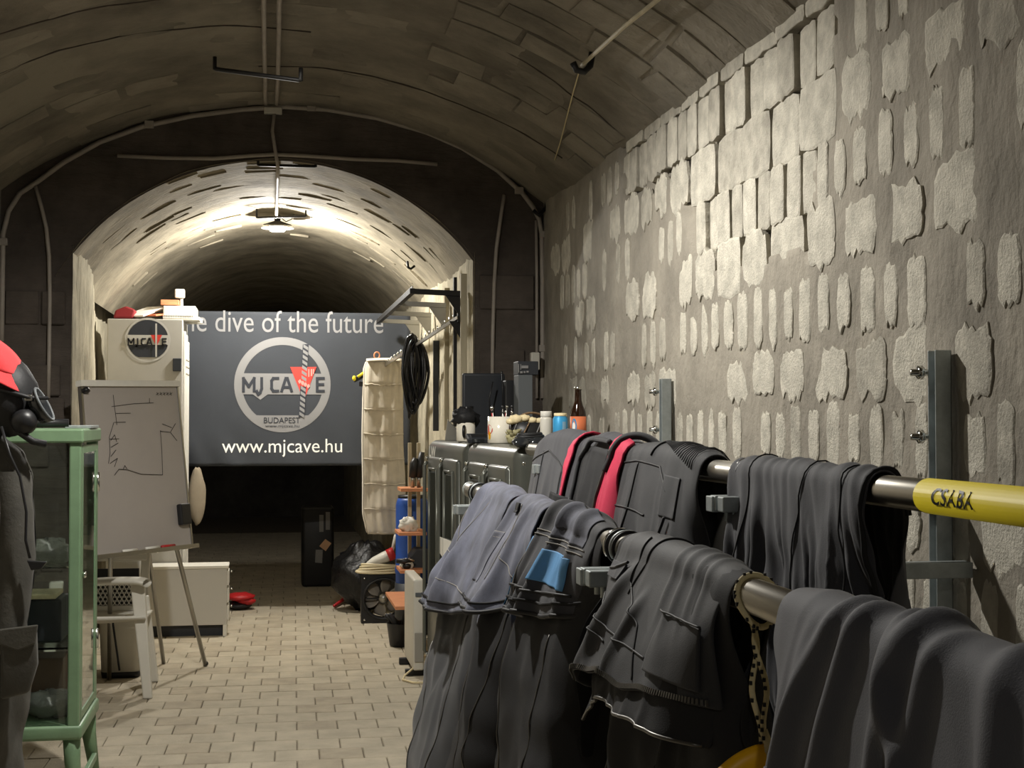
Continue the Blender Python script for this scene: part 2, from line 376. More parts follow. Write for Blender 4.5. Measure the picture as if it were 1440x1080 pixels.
ew.sheet([[(a[0]+(b[0]-a[0])*k/K, YE-.012*nz((a[0]+(b[0]-a[0])*k/K)*3, (a[1]+(b[1]-a[1])*k/K)*7), a[1]+(b[1]-a[1])*k/K) for k in range(K+1)] for a, b in zip(inner, outer)])
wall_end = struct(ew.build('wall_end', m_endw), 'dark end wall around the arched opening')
# inner passage
def ixl(y): return OX0-.19*sm(8.6, 11.0, y)
yi = [YE-.01+.07*i for i in range(60)]; yi += [yi[-1]+.6*i for i in range(1, 18)]
iv = MB(); NA = 56
def irel(a, y): return .014*nz(a*4, y*2.5, 11)+.006*nz(a*16, y*9, 12)
iv.sheet([[(lambda p: (p[0], y, p[1]))(arch(-OA*1.12+2.16*OA*i/NA, .012-irel(-OA+2*OA*i/NA, y))) for i in range(NA+1)] for y in yi])
ceil_in = struct(iv.build('ceiling', m_inner), 'arched soffit of the inner passage lit by a bulb')
for side, nm in ((-1, 'wall_inner_left'), (1, 'wall_inner_right')):
    mb = MB(); mb.sheet([[((ixl(y) if side < 0 else OX1)-side*(.016*nz(y*9, h*.9, 20+side)+.01*nz(y*22, h*3, 4)), y, h) for h in [i*.06 for i in range(42)]] for y in yi])
    struct(mb.build(nm, m_jamb), 'rough pale jamb of the inner passage')
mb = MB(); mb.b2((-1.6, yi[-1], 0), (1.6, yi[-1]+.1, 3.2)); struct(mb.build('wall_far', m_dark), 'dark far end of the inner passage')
mb = MB(); mb.b2((XL-.1, YB-.1, 0), (XR+.1, YB, 3.4)); struct(mb.build('wall_back', m_mortar), 'wall behind the viewpoint')
y = YE+.1
while y < 11.3:
    a = -OA+R_.uniform(0, .15)
    while a < OA-.1:
        if R_.random() < .4:
            da = R_.uniform(.08, .16); dy = R_.uniform(.015, .05); pr = R_.uniform(.003, .008); e = .012-irel(a, y)
            mb = MB(); q = [(a, y), (a+da, y+R_.uniform(-.02, .02)), (a+da, y+dy), (a, y+dy+R_.uniform(-.01, .01))]
            c3 = lambda p, d: (arch(p[0], d)[0], p[1], arch(p[0], d)[1])
            mb.add([c3(p, .02) for p in q]+[c3(p, e-pr) for p in q], [(4, 5, 6, 7), (0, 1, 5, 4), (1, 2, 6, 5), (2, 3, 7, 6), (3, 0, 4, 7)]); mb.build('soffit_stone', m_inner, ceil_in)
        a += R_.uniform(.14, .24)
    y += R_.uniform(.12, .2)
# courses of dressed blocks on the end wall, beside the opening
for sx0, sx1 in ((XL+.02, OX0-.03), (OX1+.03, XR-.02)):
    z = .1
    while z < 2.2:
        hh = R_.uniform(.17, .22); x = sx0
        while x < sx1-.1:
            wd = min(R_.uniform(.18, .34), sx1-x)
            if R_.random() < .75:
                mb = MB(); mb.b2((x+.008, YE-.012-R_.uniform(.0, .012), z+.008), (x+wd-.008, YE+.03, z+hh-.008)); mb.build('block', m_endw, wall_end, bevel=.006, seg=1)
            x += wd
        z += hh
# ------------------------------------------------------------------ lamps
def point(loc, power, r, parent):
    l = bpy.data.lights.new('bulb_light', 'POINT'); l.energy = power; l.shadow_soft_size = r; l.color = LCOL
    o = bpy.data.objects.new('bulb_light', l); C.objects.link(o); o.parent = parent; o.location = Vector(loc)-OFF[parent.name]; return o
m_bulb = mat('lit_bulb', (1, 1, 1), .4, emit=(1, .97, .9), es=30)
L = LAMP_IN
t = thing('ceiling_lamp', 'lit bare bulb hanging under the inner arch', 'lamp', L)
MB().lathe([(.0, -.012), (.05, -.008), (.068, .012), (.06, .03), (.03, .04), (.0, .04)], L, 24).build('bulb', m_bulb, t)
MB().lathe([(.03, .04), (.022, .06), (.022, .105), (.0, .105)], L, 16).build('socket', m_black, t)
mb = MB(); mb.tube([L+Vector((.02, 0, .09)), L+Vector((.06, 0, .06)), L+Vector((.1, 0, .08)), L+Vector((.12, 0, .12))], .004, 6); mb.build('wire', m_black, t)
MB().box(L+Vector((.17, .02, .095)), (.12, .05, .03)).build('terminal_box', m_pvc, t, bevel=.004)
MB().lathe([(.115, .012), (.10, .035), (.03, .06), (0, .062)], L, 28, cap=False).build('added_dish', m_alu, t, solid=.002)  # dish added to keep the bulb's upward light off the soffit
point(L+Vector((0, 0, -.045)), P_IN, .04, t)
for L, pw, lab in ((LAMP_MAIN, P_MAIN, 'dish shaded ceiling lamp over the clothes rails'), (FILL_REAR, P_FILL, 'added dish shaded fill lamp behind the viewpoint')):  # second one is an unseen fill lamp, added to brighten the near end
    t = thing('ceiling_lamp', lab, 'lamp', L)
    MB().lathe([(.17, -.05), (.15, .01), (.06, .07), (.03, .08), (.03, .13), (0, .13)], L, 32, cap=False).build('shade', m_bmetal, t, solid=.003)
    MB().ball(L+Vector((0, 0, .062)), (.02, .02, .012), 16, 10).build('bulb', m_bulb, t)
    MB().tube([L+Vector((0, 0, .12)), L+Vector((0, 0, CROWN-L.z-.01))], .008, 8).build('cord', m_pvc, t)
    point(L+Vector((0, 0, .002)), pw, .045, t)
# ------------------------------------------------------------------ conduits, hooks
def ontop(u, v, d=.03):  # point on the main vault seen at u,v
    r = ray(u, v); lo, hi = .5, YE
    for _ in range(40):
        m = (lo+hi)/2; p = CP+r*(m/r.y); inside = (p.x-CX)**2+(p.z-ZC)**2 < (RAD-d)**2
        lo, hi = (m, hi) if inside else (lo, m)
    p = CP+r*(lo/r.y); return p
def ribbon(name, pts, rad, m, label, cat, group=None):
    o = MB().tube(pts, rad, 8).build(name, m); return tag(o, label, cat, group)
for dx, lab in ((-.035, 'left of two grey conduits running along the vault crown'), (.03, 'right of two grey conduits running along the vault crown')):
    ribbon('conduit', [(vault((dx+.0-CX+.03*0)/RAD, y, .026)+Vector((.004*nz(y*2, dx*9), 0, 0))) for y in [3.0+.17*i for i in range(30)]], .011, m_pvc, lab, 'conduit', 'crown conduits')
def endp(u, v, d=.03): return atY(u, v, YE-d)
t = thing('conduit_run', 'grey conduit following the arch of the end wall', 'conduit', (0, YE, 0))
arc = [(2, 480), (3, 420), (4, 330), (12, 297), (28, 272), (52, 256), (90, 228), (140, 200), (200, 178), (270, 163), (340, 154), (400, 150), (460, 154), (530, 166), (600, 186), (650, 208), (700, 240), (735, 272), (750, 292), (758, 308), (762, 330), (763, 400), (763, 500), (763, 560)]
MB().tube([endp(u, v, .02) for u, v in arc], .014, 8).build('pipe', m_pvc, t)
for u, v in ((438, 151), (730, 268), (765, 330), (764, 490), (4, 340), (210, 175)):
    MB().box(endp(u, v, .022), (.05, .03, .04)).build('clip', m_pvc, t, bevel=.004)
MB().box(endp(384, 156, .025), (.1, .04, .035)).build('junction_box', m_wplast, t, bevel=.004)
ribbon('conduit', [endp(u, v, .02) for u, v in ((50, 262), (58, 290), (65, 320), (69, 360), (70, 420), (69, 500), (68, 560))], .011, m_pvc, 'thin conduit dropping down the dark end wall on the left', 'conduit')
ribbon('conduit', [endp(u, v, .02) for u, v in ((709, 274), (705, 300), (698, 350), (695, 400), (693, 470), (692, 560))], .011, m_pvc, 'thin conduit dropping down the end wall right of the opening', 'conduit')
ribbon('conduit', [endp(u, v, .02) for u, v in ((754, 310), (755, 400), (755, 560))], .009, m_pvc, 'slim conduit beside the wall corner on the right', 'conduit')
ribbon('cable', [endp(u, v, .02) for u, v in ((165, 219), (230, 222), (300, 223), (350, 219), (385, 217), (430, 219), (500, 224), (560, 226), (615, 231))], .011, m_pvc, 'grey cable strung level above the arched opening', 'cable')
ribbon('cable', [endp(386, 158, .03), endp(383, 185, .03), endp(388, 218, .03)]+[(lambda p: (OCX+.0, YE+y, OC-.03+.0*p))(0) for y in (.03, .4, .8, 1.2, 1.6, 2.1)], .010, m_pvc, 'grey cable leading along the soffit to the bare bulb', 'cable')
def staple(a, b, up, r, lab):
    a, b = Vector(a), Vector(b); z = Vector((0, 0, up)); o = MB().tube([a+z, a+z*.5, a, a+(b-a)*.02, (a+b)/2, b+(a-b)*.02, b, b+z*.5, b+z], r, 6).build('hook_bar', m_bmetal)
    return tag(o, lab, 'hook', 'black staple bars under the vault')
p0, p1 = atY(302, 97, 5.9), atY(423, 113, 5.75); staple(p0, p1, .05, .009, 'longest black staple bar under the vault crown, hanging askew')
p0, p1 = atY(363, 232, YE+.05), atY(444, 234, YE+.05); staple(p0, p1, .045, .009, 'black staple bar at the edge of the arched opening')
p0, p1 = atY(361, 306, 9.95), atY(430, 304, 9.95); staple(p0, p1, .06, .008, 'black staple bar just above the lit bulb')
# pole hanging from a hook, top right
a, b = ontop(818, 92, .07), ontop(952, -22, .06)
t = thing('hooked_pole', 'thin wooden pole held by an iron hook under the vault', 'pole', a)
MB().tube([a, (a+b)/2+Vector((0, 0, .01)), b], .008, 8).build('pole', m_board, t)
d = (b-a).normalized(); q = ontop(818, 92, .0)
MB().tube([a+Vector((.05, .02, .07)), a+Vector((.035, .01, .0)), a+Vector((.01, 0, -.025)), a+Vector((-.02, 0, -.02)), a+Vector((-.035, 0, .01))], .014, 8).build('hook', m_bmetal, t)
ribbon('cord', [ontop(u, v, .012) for u, v in ((814, 102), (806, 130), (797, 165), (788, 200), (780, 225))], .003, m_rope, 'thin pale cord trailing from the hooked pole', 'cord')
a = atY(758, 303, YE-.06)
tag(MB().tube([atY(770, 278, YE-.02), atY(768, 292, YE-.06), a, atY(750, 296, YE-.05)], .012, 8).build('hook', m_bmetal), 'dark iron hook in the corner above the conduit', 'hook')
tag(MB().tube([atY(573, 368, 9.0), atY(574, 376, 8.97), atY(578, 378, 8.96), atY(583, 374, 8.97)], .008, 6).build('hook', m_bmetal), 'small dark hook in the lit soffit right of the bulb', 'hook')
# ------------------------------------------------------------------ clothes rails
RR = .0275
def railF(y): return Vector((1.024+.012*y, y, 1.379-.001*y))
def railN(y): return Vector((.7055+.012*y, y, 1.232-.001*y))
def yF(u, v=690): r = ray(u, v); return 1.024/(r.x/r.y-.012)
def yN(u, v=800): r = ray(u, v); return .7055/(r.x/r.y-.012)
rack = thing('clothes_rack', 'steel double clothes rail bolted to the right wall on galvanised posts', 'rack', (1.45, 3.1, 0))
up = MB().tube([railF(y) for y in (1.0, 3, 5.95)], RR, 28).build('upper_rail', m_steel, rack)
lo = MB().tube([railN(y) for y in (1.0, 3, 5.52)], RR, 28).build('lower_rail', m_steel, rack)
e = railN(5.52); MB().lathe([(.0, -.012), (.03, -.012), (.031, .006), (0, .006)], e, 24, Matrix.Rotation(-PI/2, 3, 'X')).build('end_cap', m_galv, rack, bevel=.002)
y0, y1 = yF(1307), 1.0
m_ink = mat('marker_ink', (.006, .006, .006), .5)
MB().tube([railF(y) for y in (y1, y0)], RR+.0012, 28).build('tape_sleeve', m_yellow, rack)
vs, fs = text_polys('CSABA', 1, .012, .12); xs = [p[0] for p in vs]; ysx = [p[1] for p in vs]
ya, yb = yF(1334), yF(1393); lm = MB()
def wrap(x, yy):
    k = (x-min(xs))/(max(xs)-min(xs)); y = ya+(yb-ya)*k; g = PI-(.95*((yy-min(ysx))/(max(ysx)-min(ysx))-.5)+.12)+.0
    c = railF(y); r = RR+.0022; return c+Vector((math.cos(g)*r, 0, math.sin(g)*r))
lm.add([wrap(x+.03*nz(x*3, y_*3), y_+.05*nz(x*4, 2)) for x, y_ in vs], fs); lm.build('lettering', m_ink, bpy.data.objects['tape_sleeve'])
for yp, zt, zb in ((3.08, 1.66, .35), (5.40, 1.66, .5)):
    xw = XR-.012
    po = MB(); po.b2((xw-.04, yp-.02, zb), (xw, yp-.016, zt)); po.b2((xw-.04, yp+.016, zb), (xw, yp+.02, zt)); po.b2((xw-.004, yp-.02, zb), (xw, yp+.02, zt))
    p = po.build('post', m_galv, rack, bevel=.0015)
    for zz in (zt-.05, zt-.2):
        MB().tube([(xw-.075, yp+.035, zz), (xw-.01, yp+.03, zz)], .008, 8).build('bolt', m_chrome, p)
        MB().lathe([(.016, 0), (.016, .012), (0, .012)], (xw-.045, yp+.035, zz), 6, Matrix.Rotation(-PI/2, 3, 'Y')).build('nut', m_chrome, p)
    for rl, nm in ((railF, 'upper_arm'), (railN, 'lower_arm')):
        yq = yp if rl is railF else yp-.09; c = rl(yq); a = MB(); a.b2((c.x-.09, yq-.025, c.z-RR-.055), (xw, yq+.02, c.z-RR-.02)); ar = a.build(nm, m_galv, rack, bevel=.002)
        MB().bar((xw-.05, yp, c.z-.45), (c.x+.1, yp, c.z-RR-.055), .03, .03).build('brace', m_galv, rack) if rl is railF else None
        for k in (-1, 1):
            pl = MB(); pl.b2((c.x-.085, yq-.06+k*.028, c.z-RR-.052), (c.x+.05, yq-.02+k*.028, c.z-RR-.018)); pl.build('clamp_block', m_galv, rack, bevel=.003)
            MB().tube([c+Vector((-(RR+.006)*math.sin(g), -.04+k*.028, (RR+.006)*math.cos(g))) for g in [-2.2+4.4*i/24 for i in range(25)]], .0055, 8).build('u_bolt', m_chrome if k > 0 else m_galv, rack)
            MB().tube([c+Vector((-(RR+.008)*math.sin(g), -.062+k*.03, (RR+.008)*math.cos(g))) for g in [2*PI*i/28 for i in range(28)]], .004, 6, True).build('cable_tie', m_black, rack)
            MB().tube([(c.x-.05, yq-.04+k*.028, c.z-RR-.02), (c.x-.05, yq-.04+k*.028, c.z-RR-.075)], .007, 8).build('bolt', m_galv, rack)
# rope and yellow handle
yr = yN(1062)
t = thing('yellow_handle', 'yellow plastic handle hung by a flecked cream rope from the lower rail', 'handle', railN(yr))
c = railN(yr); rp = []
for i in range(41):
    g = PI*1.08+2*PI*i/40*.98; rp.append(c+Vector(((RR+.0045)*math.sin(g), .02*math.cos(g*1)-.01, (RR+.0045)*math.cos(g)-.010*max(0, -math.cos(g))**4)))
rope = MB(); rope.tube(rp, .0048, 8)
def strand(p0, p1, sg): return [p0+(p1-p0)*(i/14)+Vector((.006*math.sin(i*.6)*sg, .004*sg, 0)) for i in range(15)]
kb = c+Vector((-.004, 0, -RR-.012)); bt = atY(1068, 1046, yr-.02)
rope.tube(strand(kb, bt, 1), .0045, 8); rope.tube(strand(kb+Vector((.006, .006, 0)), bt+Vector((.012, 0, .01)), -1), .0045, 8)
rope.tube([bt+Vector((.006, 0, .02)), bt+Vector((.012, -.006, 0)), bt+Vector((.006, -.008, -.02)), bt+Vector((-.002, -.006, -.06))], .007, 8)
ro = rope.build('rope', m_rope, t)
fl = MB()
for i in range(40):
    k = (i*.618) % 1; p = rp[int(k*40)] if i < 16 else (strand(kb, bt, 1)+strand(kb+Vector((.006, .006, 0)), bt+Vector((.012, 0, .01)), -1))[(i*7) % 30]
    d = (p-c); d.y = -abs(d.y)-.004; d.normalize() if i < 16 else None; d = d if i < 16 else Vector((-.7, -.7, 0)); fl.box(p+d*.0045, (.004, .004, .006))
fl.build('fleck', m_black, ro)['kind'] = 'stuff'
hg = []
for i in range(15):
    k = i/14; row = []
    for j in range(13):
        q = 2*PI*j/12; w_ = .026*math.sin(PI*min(.999, .12+.88*k))**.5 if k < .98 else .008
        x = bt.x+.015-.098*k*0-.10*k; z = bt.z-.012-.055*k*k
        row.append((x, bt.y+.016*math.cos(q), z+(.026 if k < .9 else .014)*math.sin(q)-.012))
    hg.append(row)
MB().sheet(hg).build('grip', m_handle, t, sub=1)
# ------------------------------------------------------------------ garments draped over the rails
class Drape:
    def __init__(s, rail, ya, yb, Lf, Lb, R=.034, fl=.2, fs=.4, seed=1, amp=.03, freq=9, spread=.0, shift=0, puff=0, skew=.3, bfl=.02, pl=.22, cr=(), roll=.075):
        s.__dict__.update(rail=rail, ya=ya, yb=yb, Lf=Lf if isinstance(Lf, list) else [(0, Lf), (1, Lf)], Lb=Lb, R=R, fl=fl, fs=fs, seed=seed, amp=amp, freq=freq, spread=spread, shift=shift, puff=puff, skew=skew, bfl=bfl, pl=pl, cr=cr, roll=roll)
    def fold(s, y, d):
        k = s.seed*7.13; y2 = y+s.skew*d*.4+.05*nz(y*4, d*3, k+9)
        n1 = nz(y2*s.freq*.5, d*.8, k); n2 = nz(y2*s.freq*1.1+d, d*1.6, k+3); n3 = nz(y2*s.freq*2.6-d*3, d*5, k+6); n4 = nz(y*6+d*9, d*11-y*5, k+12)
        r1 = 1-min(1, abs(n1)*3.2); r2 = 1-min(1, abs(n2)*3.0)
        return r1**1.2*.9+s.pl*(r2*r2+.5*n3)+.9*nz(y2*s.freq*.22, d*1.3, k+20)+.30*n4-.40
    def P(s, t, q, off=0):
        R = s.R; L = abs(q); h = PI/2*R; sg = 1 if q >= 0 else -1
        d = max(0, L-h); W = s.yb-s.ya; y = s.ya+W*t
        yy = y+(t-.5)*W*s.spread*d+s.shift*d
        c = s.rail(yy)
        top = s.puff*math.sin(PI*min(1, max(0, t)))*(1 if L < h else math.exp(-d/.12))
        if L <= h:
            g = q/R; n = Vector((-math.sin(g), 0, math.cos(g))); p = c+n*R+Vector((0, 0, top))
        else:
            f = (s.fl if sg > 0 else s.bfl)*(1-math.exp(-d/s.fs)); n = Vector((-sg, 0, .15)).normalized()
            p = c+Vector((-sg*(R+f), 0, -d*.985+top))
        A = s.amp*(.22+sm(0, .35, d)*.9)
        fo = s.fold(y, q)
        e = (fo+.3)*A
        for (ct, q0, q1, sl, wd, hh) in s.cr:
            z_ = (y-(s.ya+W*ct)-sl*(q-q0))/wd; e += hh*math.exp(-z_*z_)*sm(q0-.03, q0+.03, q)*sm(q1+.05, q1-.05, q)
        # edges of the cloth roll inward a little
        er = min(t, 1-t); e -= (.008+s.roll*sm(.02, .2, d))*math.exp(-max(er, 0)*abs(W)/.045)
        return p+n*(e+off)+Vector((0, .35*A*nz(y*s.freq, q*2, s.seed+50), 0))
    def lf(s, t): return lerp(s.Lf, t)+.012*nz(t*6, s.seed)
    def grid(s, n=64, m=44):
        g = []
        for i in range(n+1):
            t = i/n; L = s.lf(t); g.append([s.P(t, -s.Lb+(L+s.Lb)*j/m) for j in range(m+1)])
        return g
    def cloth(s, name, m, root, n=72, mm=48, th=.005):
        return MB().sheet(s.grid(n, mm)).build(name, m, root, solid=th, sub=1)
    def patch(s, name, m, root, t0, t1, s0, s1, off=.006, n=30, mm=24, th=.003, sk=0):
        g = [[s.P(t0+(t1-t0)*i/n+sk*j/mm, s0+(s1-s0)*j/mm, off) for j in range(mm+1)] for i in range(n+1)]
        return MB().sheet(g).build(name, m, root, solid=th)
    def seam(s, name, m, root, pts, r=.0016, off=.0035, k=18):
        P = []
        for (a, b), (c, d) in zip(pts, pts[1:]):
            P += [s.P(a+(c-a)*i/k, b+(d-b)*i/k, off) for i in range(k)]
        P.append(s.P(*pts[-1], off)); return MB().tube(P, r, 6).build(name, m, root)
    def hem(s, name, m, root, r=.004, off=.001, t0=.01, t1=.99, n=60, cut=.003):
        return MB().tube([s.P(t0+(t1-t0)*i/n, s.lf(t0+(t1-t0)*i/n)-cut, off) for i in range(n+1)], r, 6).build(name, m, root)
    def zip(s, root, r=.0035, t0=.01, t1=.99, n=110, cut=.012):
        z = MB()
        for i in range(n):
            t = t0+(t1-t0)*i/n; p = s.P(t, s.lf(t)-cut, .006); q = s.P(t, s.lf(t)-cut+.009, .006); z.bar(p, q, .0045, .004)
        return z.build('zip_teeth', m_zip, root)
def garment(name, label, cat, D, group): 
    o = thing(name, label, cat, D.rail((D.ya+D.yb)/2), group); return o
GN, GF = 'wetsuits on the lower rail', 'wetsuits on the upper rail'
# --- lower rail, far to near
D = Drape(railN, yN(684), yN(731), [(0, .38), (.35, .44), (.7, .42), (1, .38)], .5, R=.042, fl=.26, fs=.42, seed=1, amp=.055, freq=9, puff=.015, spread=.35, roll=.16, cr=[(.35, .03, .5, .12, .03, .03), (.65, .06, .5, -.1, .025, .025)])
D2 = Drape(railN, yN(688)+.03, yN(735), 1.05, .5, R=.036, fl=.34, fs=.75, seed=2, amp=.04, freq=5, spread=.35, roll=.15)
g = garment('wetsuit', 'faded grey wetsuit at the far end of the lower rail', 'wetsuit', D, GN)
D.cloth('body', m_neo_f, g); D2.cloth('leg', m_neo, g); D.hem('hem', m_seam, g, .006); D.hem('hem', m_neo_d, g, .004, .004, cut=.03)
for pts in ([(.08, .1), (.2, .22), (.55, .3), (.9, .34)], [(.3, .06), (.36, .2), (.4, .36)], [(.7, .06), (.66, .2), (.62, .34)]): D.seam('stitching', m_thread, g, pts, .0014)
for a in ([(.1, .45), (.3, .7), (.42, 1.0)], [(.75, .4), (.8, .7), (.78, 1.0)]): D2.seam('zip_edge', m_zip, g, a, .0022)
D = Drape(railN, yN(737), yN(780), [(0, .33), (.4, .35), (.75, .33), (1, .29)], .5, R=.043, fl=.22, fs=.36, seed=5, amp=.055, freq=9.5, puff=.012, spread=.45, roll=.15, cr=[(.3, .04, .5, .1, .022, .022), (.7, .05, .5, -.1, .02, .02)])
D2 = Drape(railN, yN(741), yN(784), 1.0, .5, R=.036, fl=.26, fs=.6, seed=6, amp=.04, freq=5, spread=.45, roll=.14)
g = garment('wetsuit', 'faded grey wetsuit with a square stitched pocket, next to the blue-panelled one', 'wetsuit', D, GN)
D.cloth('body', m_neo_f, g); D2.cloth('leg', m_neo_d, g); D.hem('hem', m_seam, g, .006); D.hem('hem', m_neo_d, g, .004, .004, cut=.028)
D.patch('pocket', m_neo_f, g, .12, .42, .13, .27, .004, th=.002)
D.seam('stitching', m_thread, g, [(.12, .13), (.42, .13)], .0016); D.seam('stitching', m_thread, g, [(.12, .145), (.42, .145)], .0016)
D.seam('stitching', m_thread, g, [(.5, .05), (.62, .16), (.8, .2), (.95, .25)], .0015); D.seam('stitching', m_thread, g, [(.58, .1), (.6, .25)], .0014)
D.patch('strap_tab', m_neo_d, g, .38, .5, .05, .075, .009, th=.005)
for a in ([(.2, .35), (.4, .6), (.5, .95)], [(.85, .3), (.8, .65), (.84, .95)]): D2.seam('zip_edge', m_zip, g, a, .0022)
D = Drape(railN, yN(786), yN(858), [(0, .27), (.3, .28), (.7, .26), (1, .22)], .5, R=.042, fl=.2, fs=.34, seed=9, amp=.05, freq=10, puff=.01, spread=.3, roll=.13, cr=[(.25, .0, .4, .1, .02, .022), (.55, .0, .4, 0, .02, .022), (.8, .0, .4, -.1, .02, .015)])
D2 = Drape(railN, yN(790), yN(864), 1.0, .5, R=.035, fl=.22, fs=.55, seed=10, amp=.04, freq=5, spread=.3, roll=.12)
g = garment('wetsuit', 'black and grey wetsuit with two light blue panels on the lower rail', 'wetsuit', D, GN)
D.cloth('body', m_neo_g, g); D2.cloth('leg', m_neo_d, g); D.hem('hem', m_seam, g, .006); D.hem('hem', m_neo_d, g, .004, .004, cut=.03)
D.patch('blue_panel', m_nblue, g, .02, .2, .1, .28, .005, th=.001); D.patch('blue_panel', m_nblue, g, .52, .86, .115, .185, .005, th=.001)
D.patch('grey_panel', m_neo_f, g, .5, .92, .0, .085, .004, th=.001)
for pts in ([(.02, .095), (.25, .09), (.5, .1), (.95, .10)], [(.02, .085), (.25, .08), (.5, .09), (.95, .09)], [(.2, .1), (.24, .25)]): D.seam('stitching', m_thread, g, pts, .0015)
D.seam('hem_band', m_seam, g, [(.1, .22), (.5, .215), (.9, .19)], .004)
for a in ([(.2, .3), (.3, .6), (.24, .95)], [(.7, .28), (.74, .6), (.6, .95)]): D2.seam('zip_edge', m_zip, g, a, .0022)
D = Drape(railN, yN(897), yN(1048), [(0, .33), (.25, .27), (.6, .26), (1, .235)], .45, R=.040, fl=.17, fs=.3, seed=14, amp=.036, freq=6, puff=.004, spread=.1, cr=[(.62, -.05, .12, -.15, .012, .006), (.70, -.05, .14, -.2, .014, .007), (.79, -.05, .12, -.2, .012, .006), (.87, -.05, .1, -.15, .012, .006), (.3, .08, .3, .5, .03, .02), (.5, .12, .3, .3, .02, .014)])
D2 = Drape(railN, yN(896), yN(1056), .9, .45, R=.034, fl=.06, fs=.4, seed=15, amp=.04, freq=6, spread=.1)
D3 = Drape(railN, yN(890), yN(1044), [(0, .40), (.3, .315), (.6, .30), (1, .29)], .1, R=.034, fl=.15, fs=.3, seed=14, amp=.040, freq=7, spread=.1)
g = garment('wetsuit', 'black wetsuit jacket with a thigh pocket and curved zip hem', 'wetsuit', D, GN)
D.cloth('body', m_neo, g, 96, 60); D2.cloth('leg', m_neo_d, g); D3.cloth('lining', m_neo_d, g); D.zip(g); D3.hem('hem', m_zip, g, .0035)  # zip-coloured lining hem; its pale tone also stands for a highlight
D.patch('pocket', m_neo, g, .72, .97, .12, .215, .008, th=.003); D.seam('pocket_mouth', m_seam, g, [(.71, .118), (.98, .118)], .002, .0135)
D.patch('tab_pocket', m_neo_g, g, .05, .24, .075, .105, .009, th=.004); D.seam('zip_pull', m_rubber, g, [(.07, .09), (.15, .085), (.25, .07)], .003, .012)
for pts in ([(.3, .02), (.34, .1), (.55, .16), (.66, .24)], [(.02, .14), (.3, .19), (.7, .2)], [(.03, .17), (.3, .215)], [(.45, -.03), (.4, .04), (.36, .12)]): D.seam('seam', m_seam, g, pts, .0022)
for a in ([(.6, .34), (.8, .45), (.95, .8)], [(.1, .4), (.15, .7)]): D2.seam('zip_edge', m_zip, g, a, .0035)
tm = MB(); vs, fs = text_polys('OTHER', 1, .01)
D = Drape(railN, yN(1126), yN(1640), .62, .4, R=.040, fl=.06, fs=.3, seed=21, amp=.026, freq=6, puff=.003, spread=.12, shift=.0, cr=[(.30, -.02, .30, .5, .018, .014), (.36, .0, .5, .25, .022, .018), (.41, -.04, .2, -.6, .015, .012), (.52, -.03, .6, .1, .03, .022), (.60, .02, .5, .2, .02, .014), (.2, .05, .5, .15, .025, .010), (.75, -.02, .4, -.2, .03, .014)])
g = garment('wetsuit', 'charcoal wetsuit nearest the viewer on the lower rail', 'wetsuit', D, GN)
D.cloth('body', mat('neoprene_slate', s2l(62, 63, 71), .75, var=.12, vscale=4, bump=.0006, bscale=420, sheen=.15), g, 110, 64)
D.patch('pocket', MATS['neoprene_slate'], g, .0, .42, .26, .42, .007); D.seam('stitching', m_thread, g, [(.01, .262), (.2, .27), (.4, .29), (.42, .32)], .0012, .011); D.seam('stitching', m_thread, g, [(.01, .270), (.2, .278), (.39, .298), (.41, .33)], .0012, .011)
# --- upper rail, far to near
D = Drape(railF, yF(768), yF(842), .55, .4, R=.05, fl=.08, fs=.25, seed=31, amp=.02, freq=7, puff=.04, spread=.15)
g = garment('wetsuit', 'charcoal wetsuit humped at the far end of the upper rail', 'wetsuit', D, GF)
D.cloth('body', m_neo_g, g)
for pts in ([(.05, .12), (.4, .1), (.75, .14), (.9, .26)], [(.3, .1), (.3, .4)], [(.75, .14), (.8, .45)]): D.seam('seam', m_seam, g, pts, .003)
D.patch('collar_flap', m_neo_d, g, .72, .98, .22, .42, .02, th=.006); D.patch('pocket', m_neo_d, g, .25, .72, .34, .44, .01)
D = Drape(railF, yF(824), yF(905), .6, .4, R=.05, fl=.1, fs=.25, seed=35, amp=.03, freq=9, puff=.03, spread=.1)
g = garment('wetsuit', 'open grey wetsuit with red lining edges on the upper rail', 'wetsuit', D, GF)
D.cloth('body', m_neo_g, g); D.patch('red_lining', m_nred, g, -.02, .14, -.02, .45, .016, th=.006); D.patch('red_lining', m_nred, g, .80, .99, .02, .5, .014, th=.006)
D.patch('dark_opening', m_neo_d, g, .36, .78, .07, .45, .012); D.seam('collar', m_neo, g, [(.36, .4), (.34, .1), (.5, .055), (.78, .05)], .009, .018); D.seam('zip_edge', m_zip, g, [(.97, -.03), (.86, .06), (.8, .2), (.79, .45)], .006, .02)
D.seam('collar', m_neo, g, [(1.0, -.05), (.9, .03), (.86, .12)], .012, .02); D.patch('buckle', m_black, g, .26, .44, .28, .33, .02, th=.008)
D = Drape(railF, yF(892), yF(1008), .6, .4, R=.046, fl=.08, fs=.25, seed=38, amp=.022, freq=9, puff=.014, spread=.1)
g = garment('wetsuit', 'black wetsuit with ribbed shoulder and panel seams on the upper rail', 'wetsuit', D, GF)
D.cloth('body', m_neo, g)
for i in range(22): D.seam('rib', m_rib, g, [(.5+.022*i, -.05), (.48+.022*i, .01+.003*i)], .0016, .005, 6)
for pts in ([(.02, .08), (.3, .075), (.6, .085), (.75, .14)], [(.02, .2), (.3, .2), (.55, .21)], [(.33, .08), (.33, .2), (.3, .42)], [(.5, -.04), (.47, .06)]): D.seam('seam', m_seam, g, pts, .003)
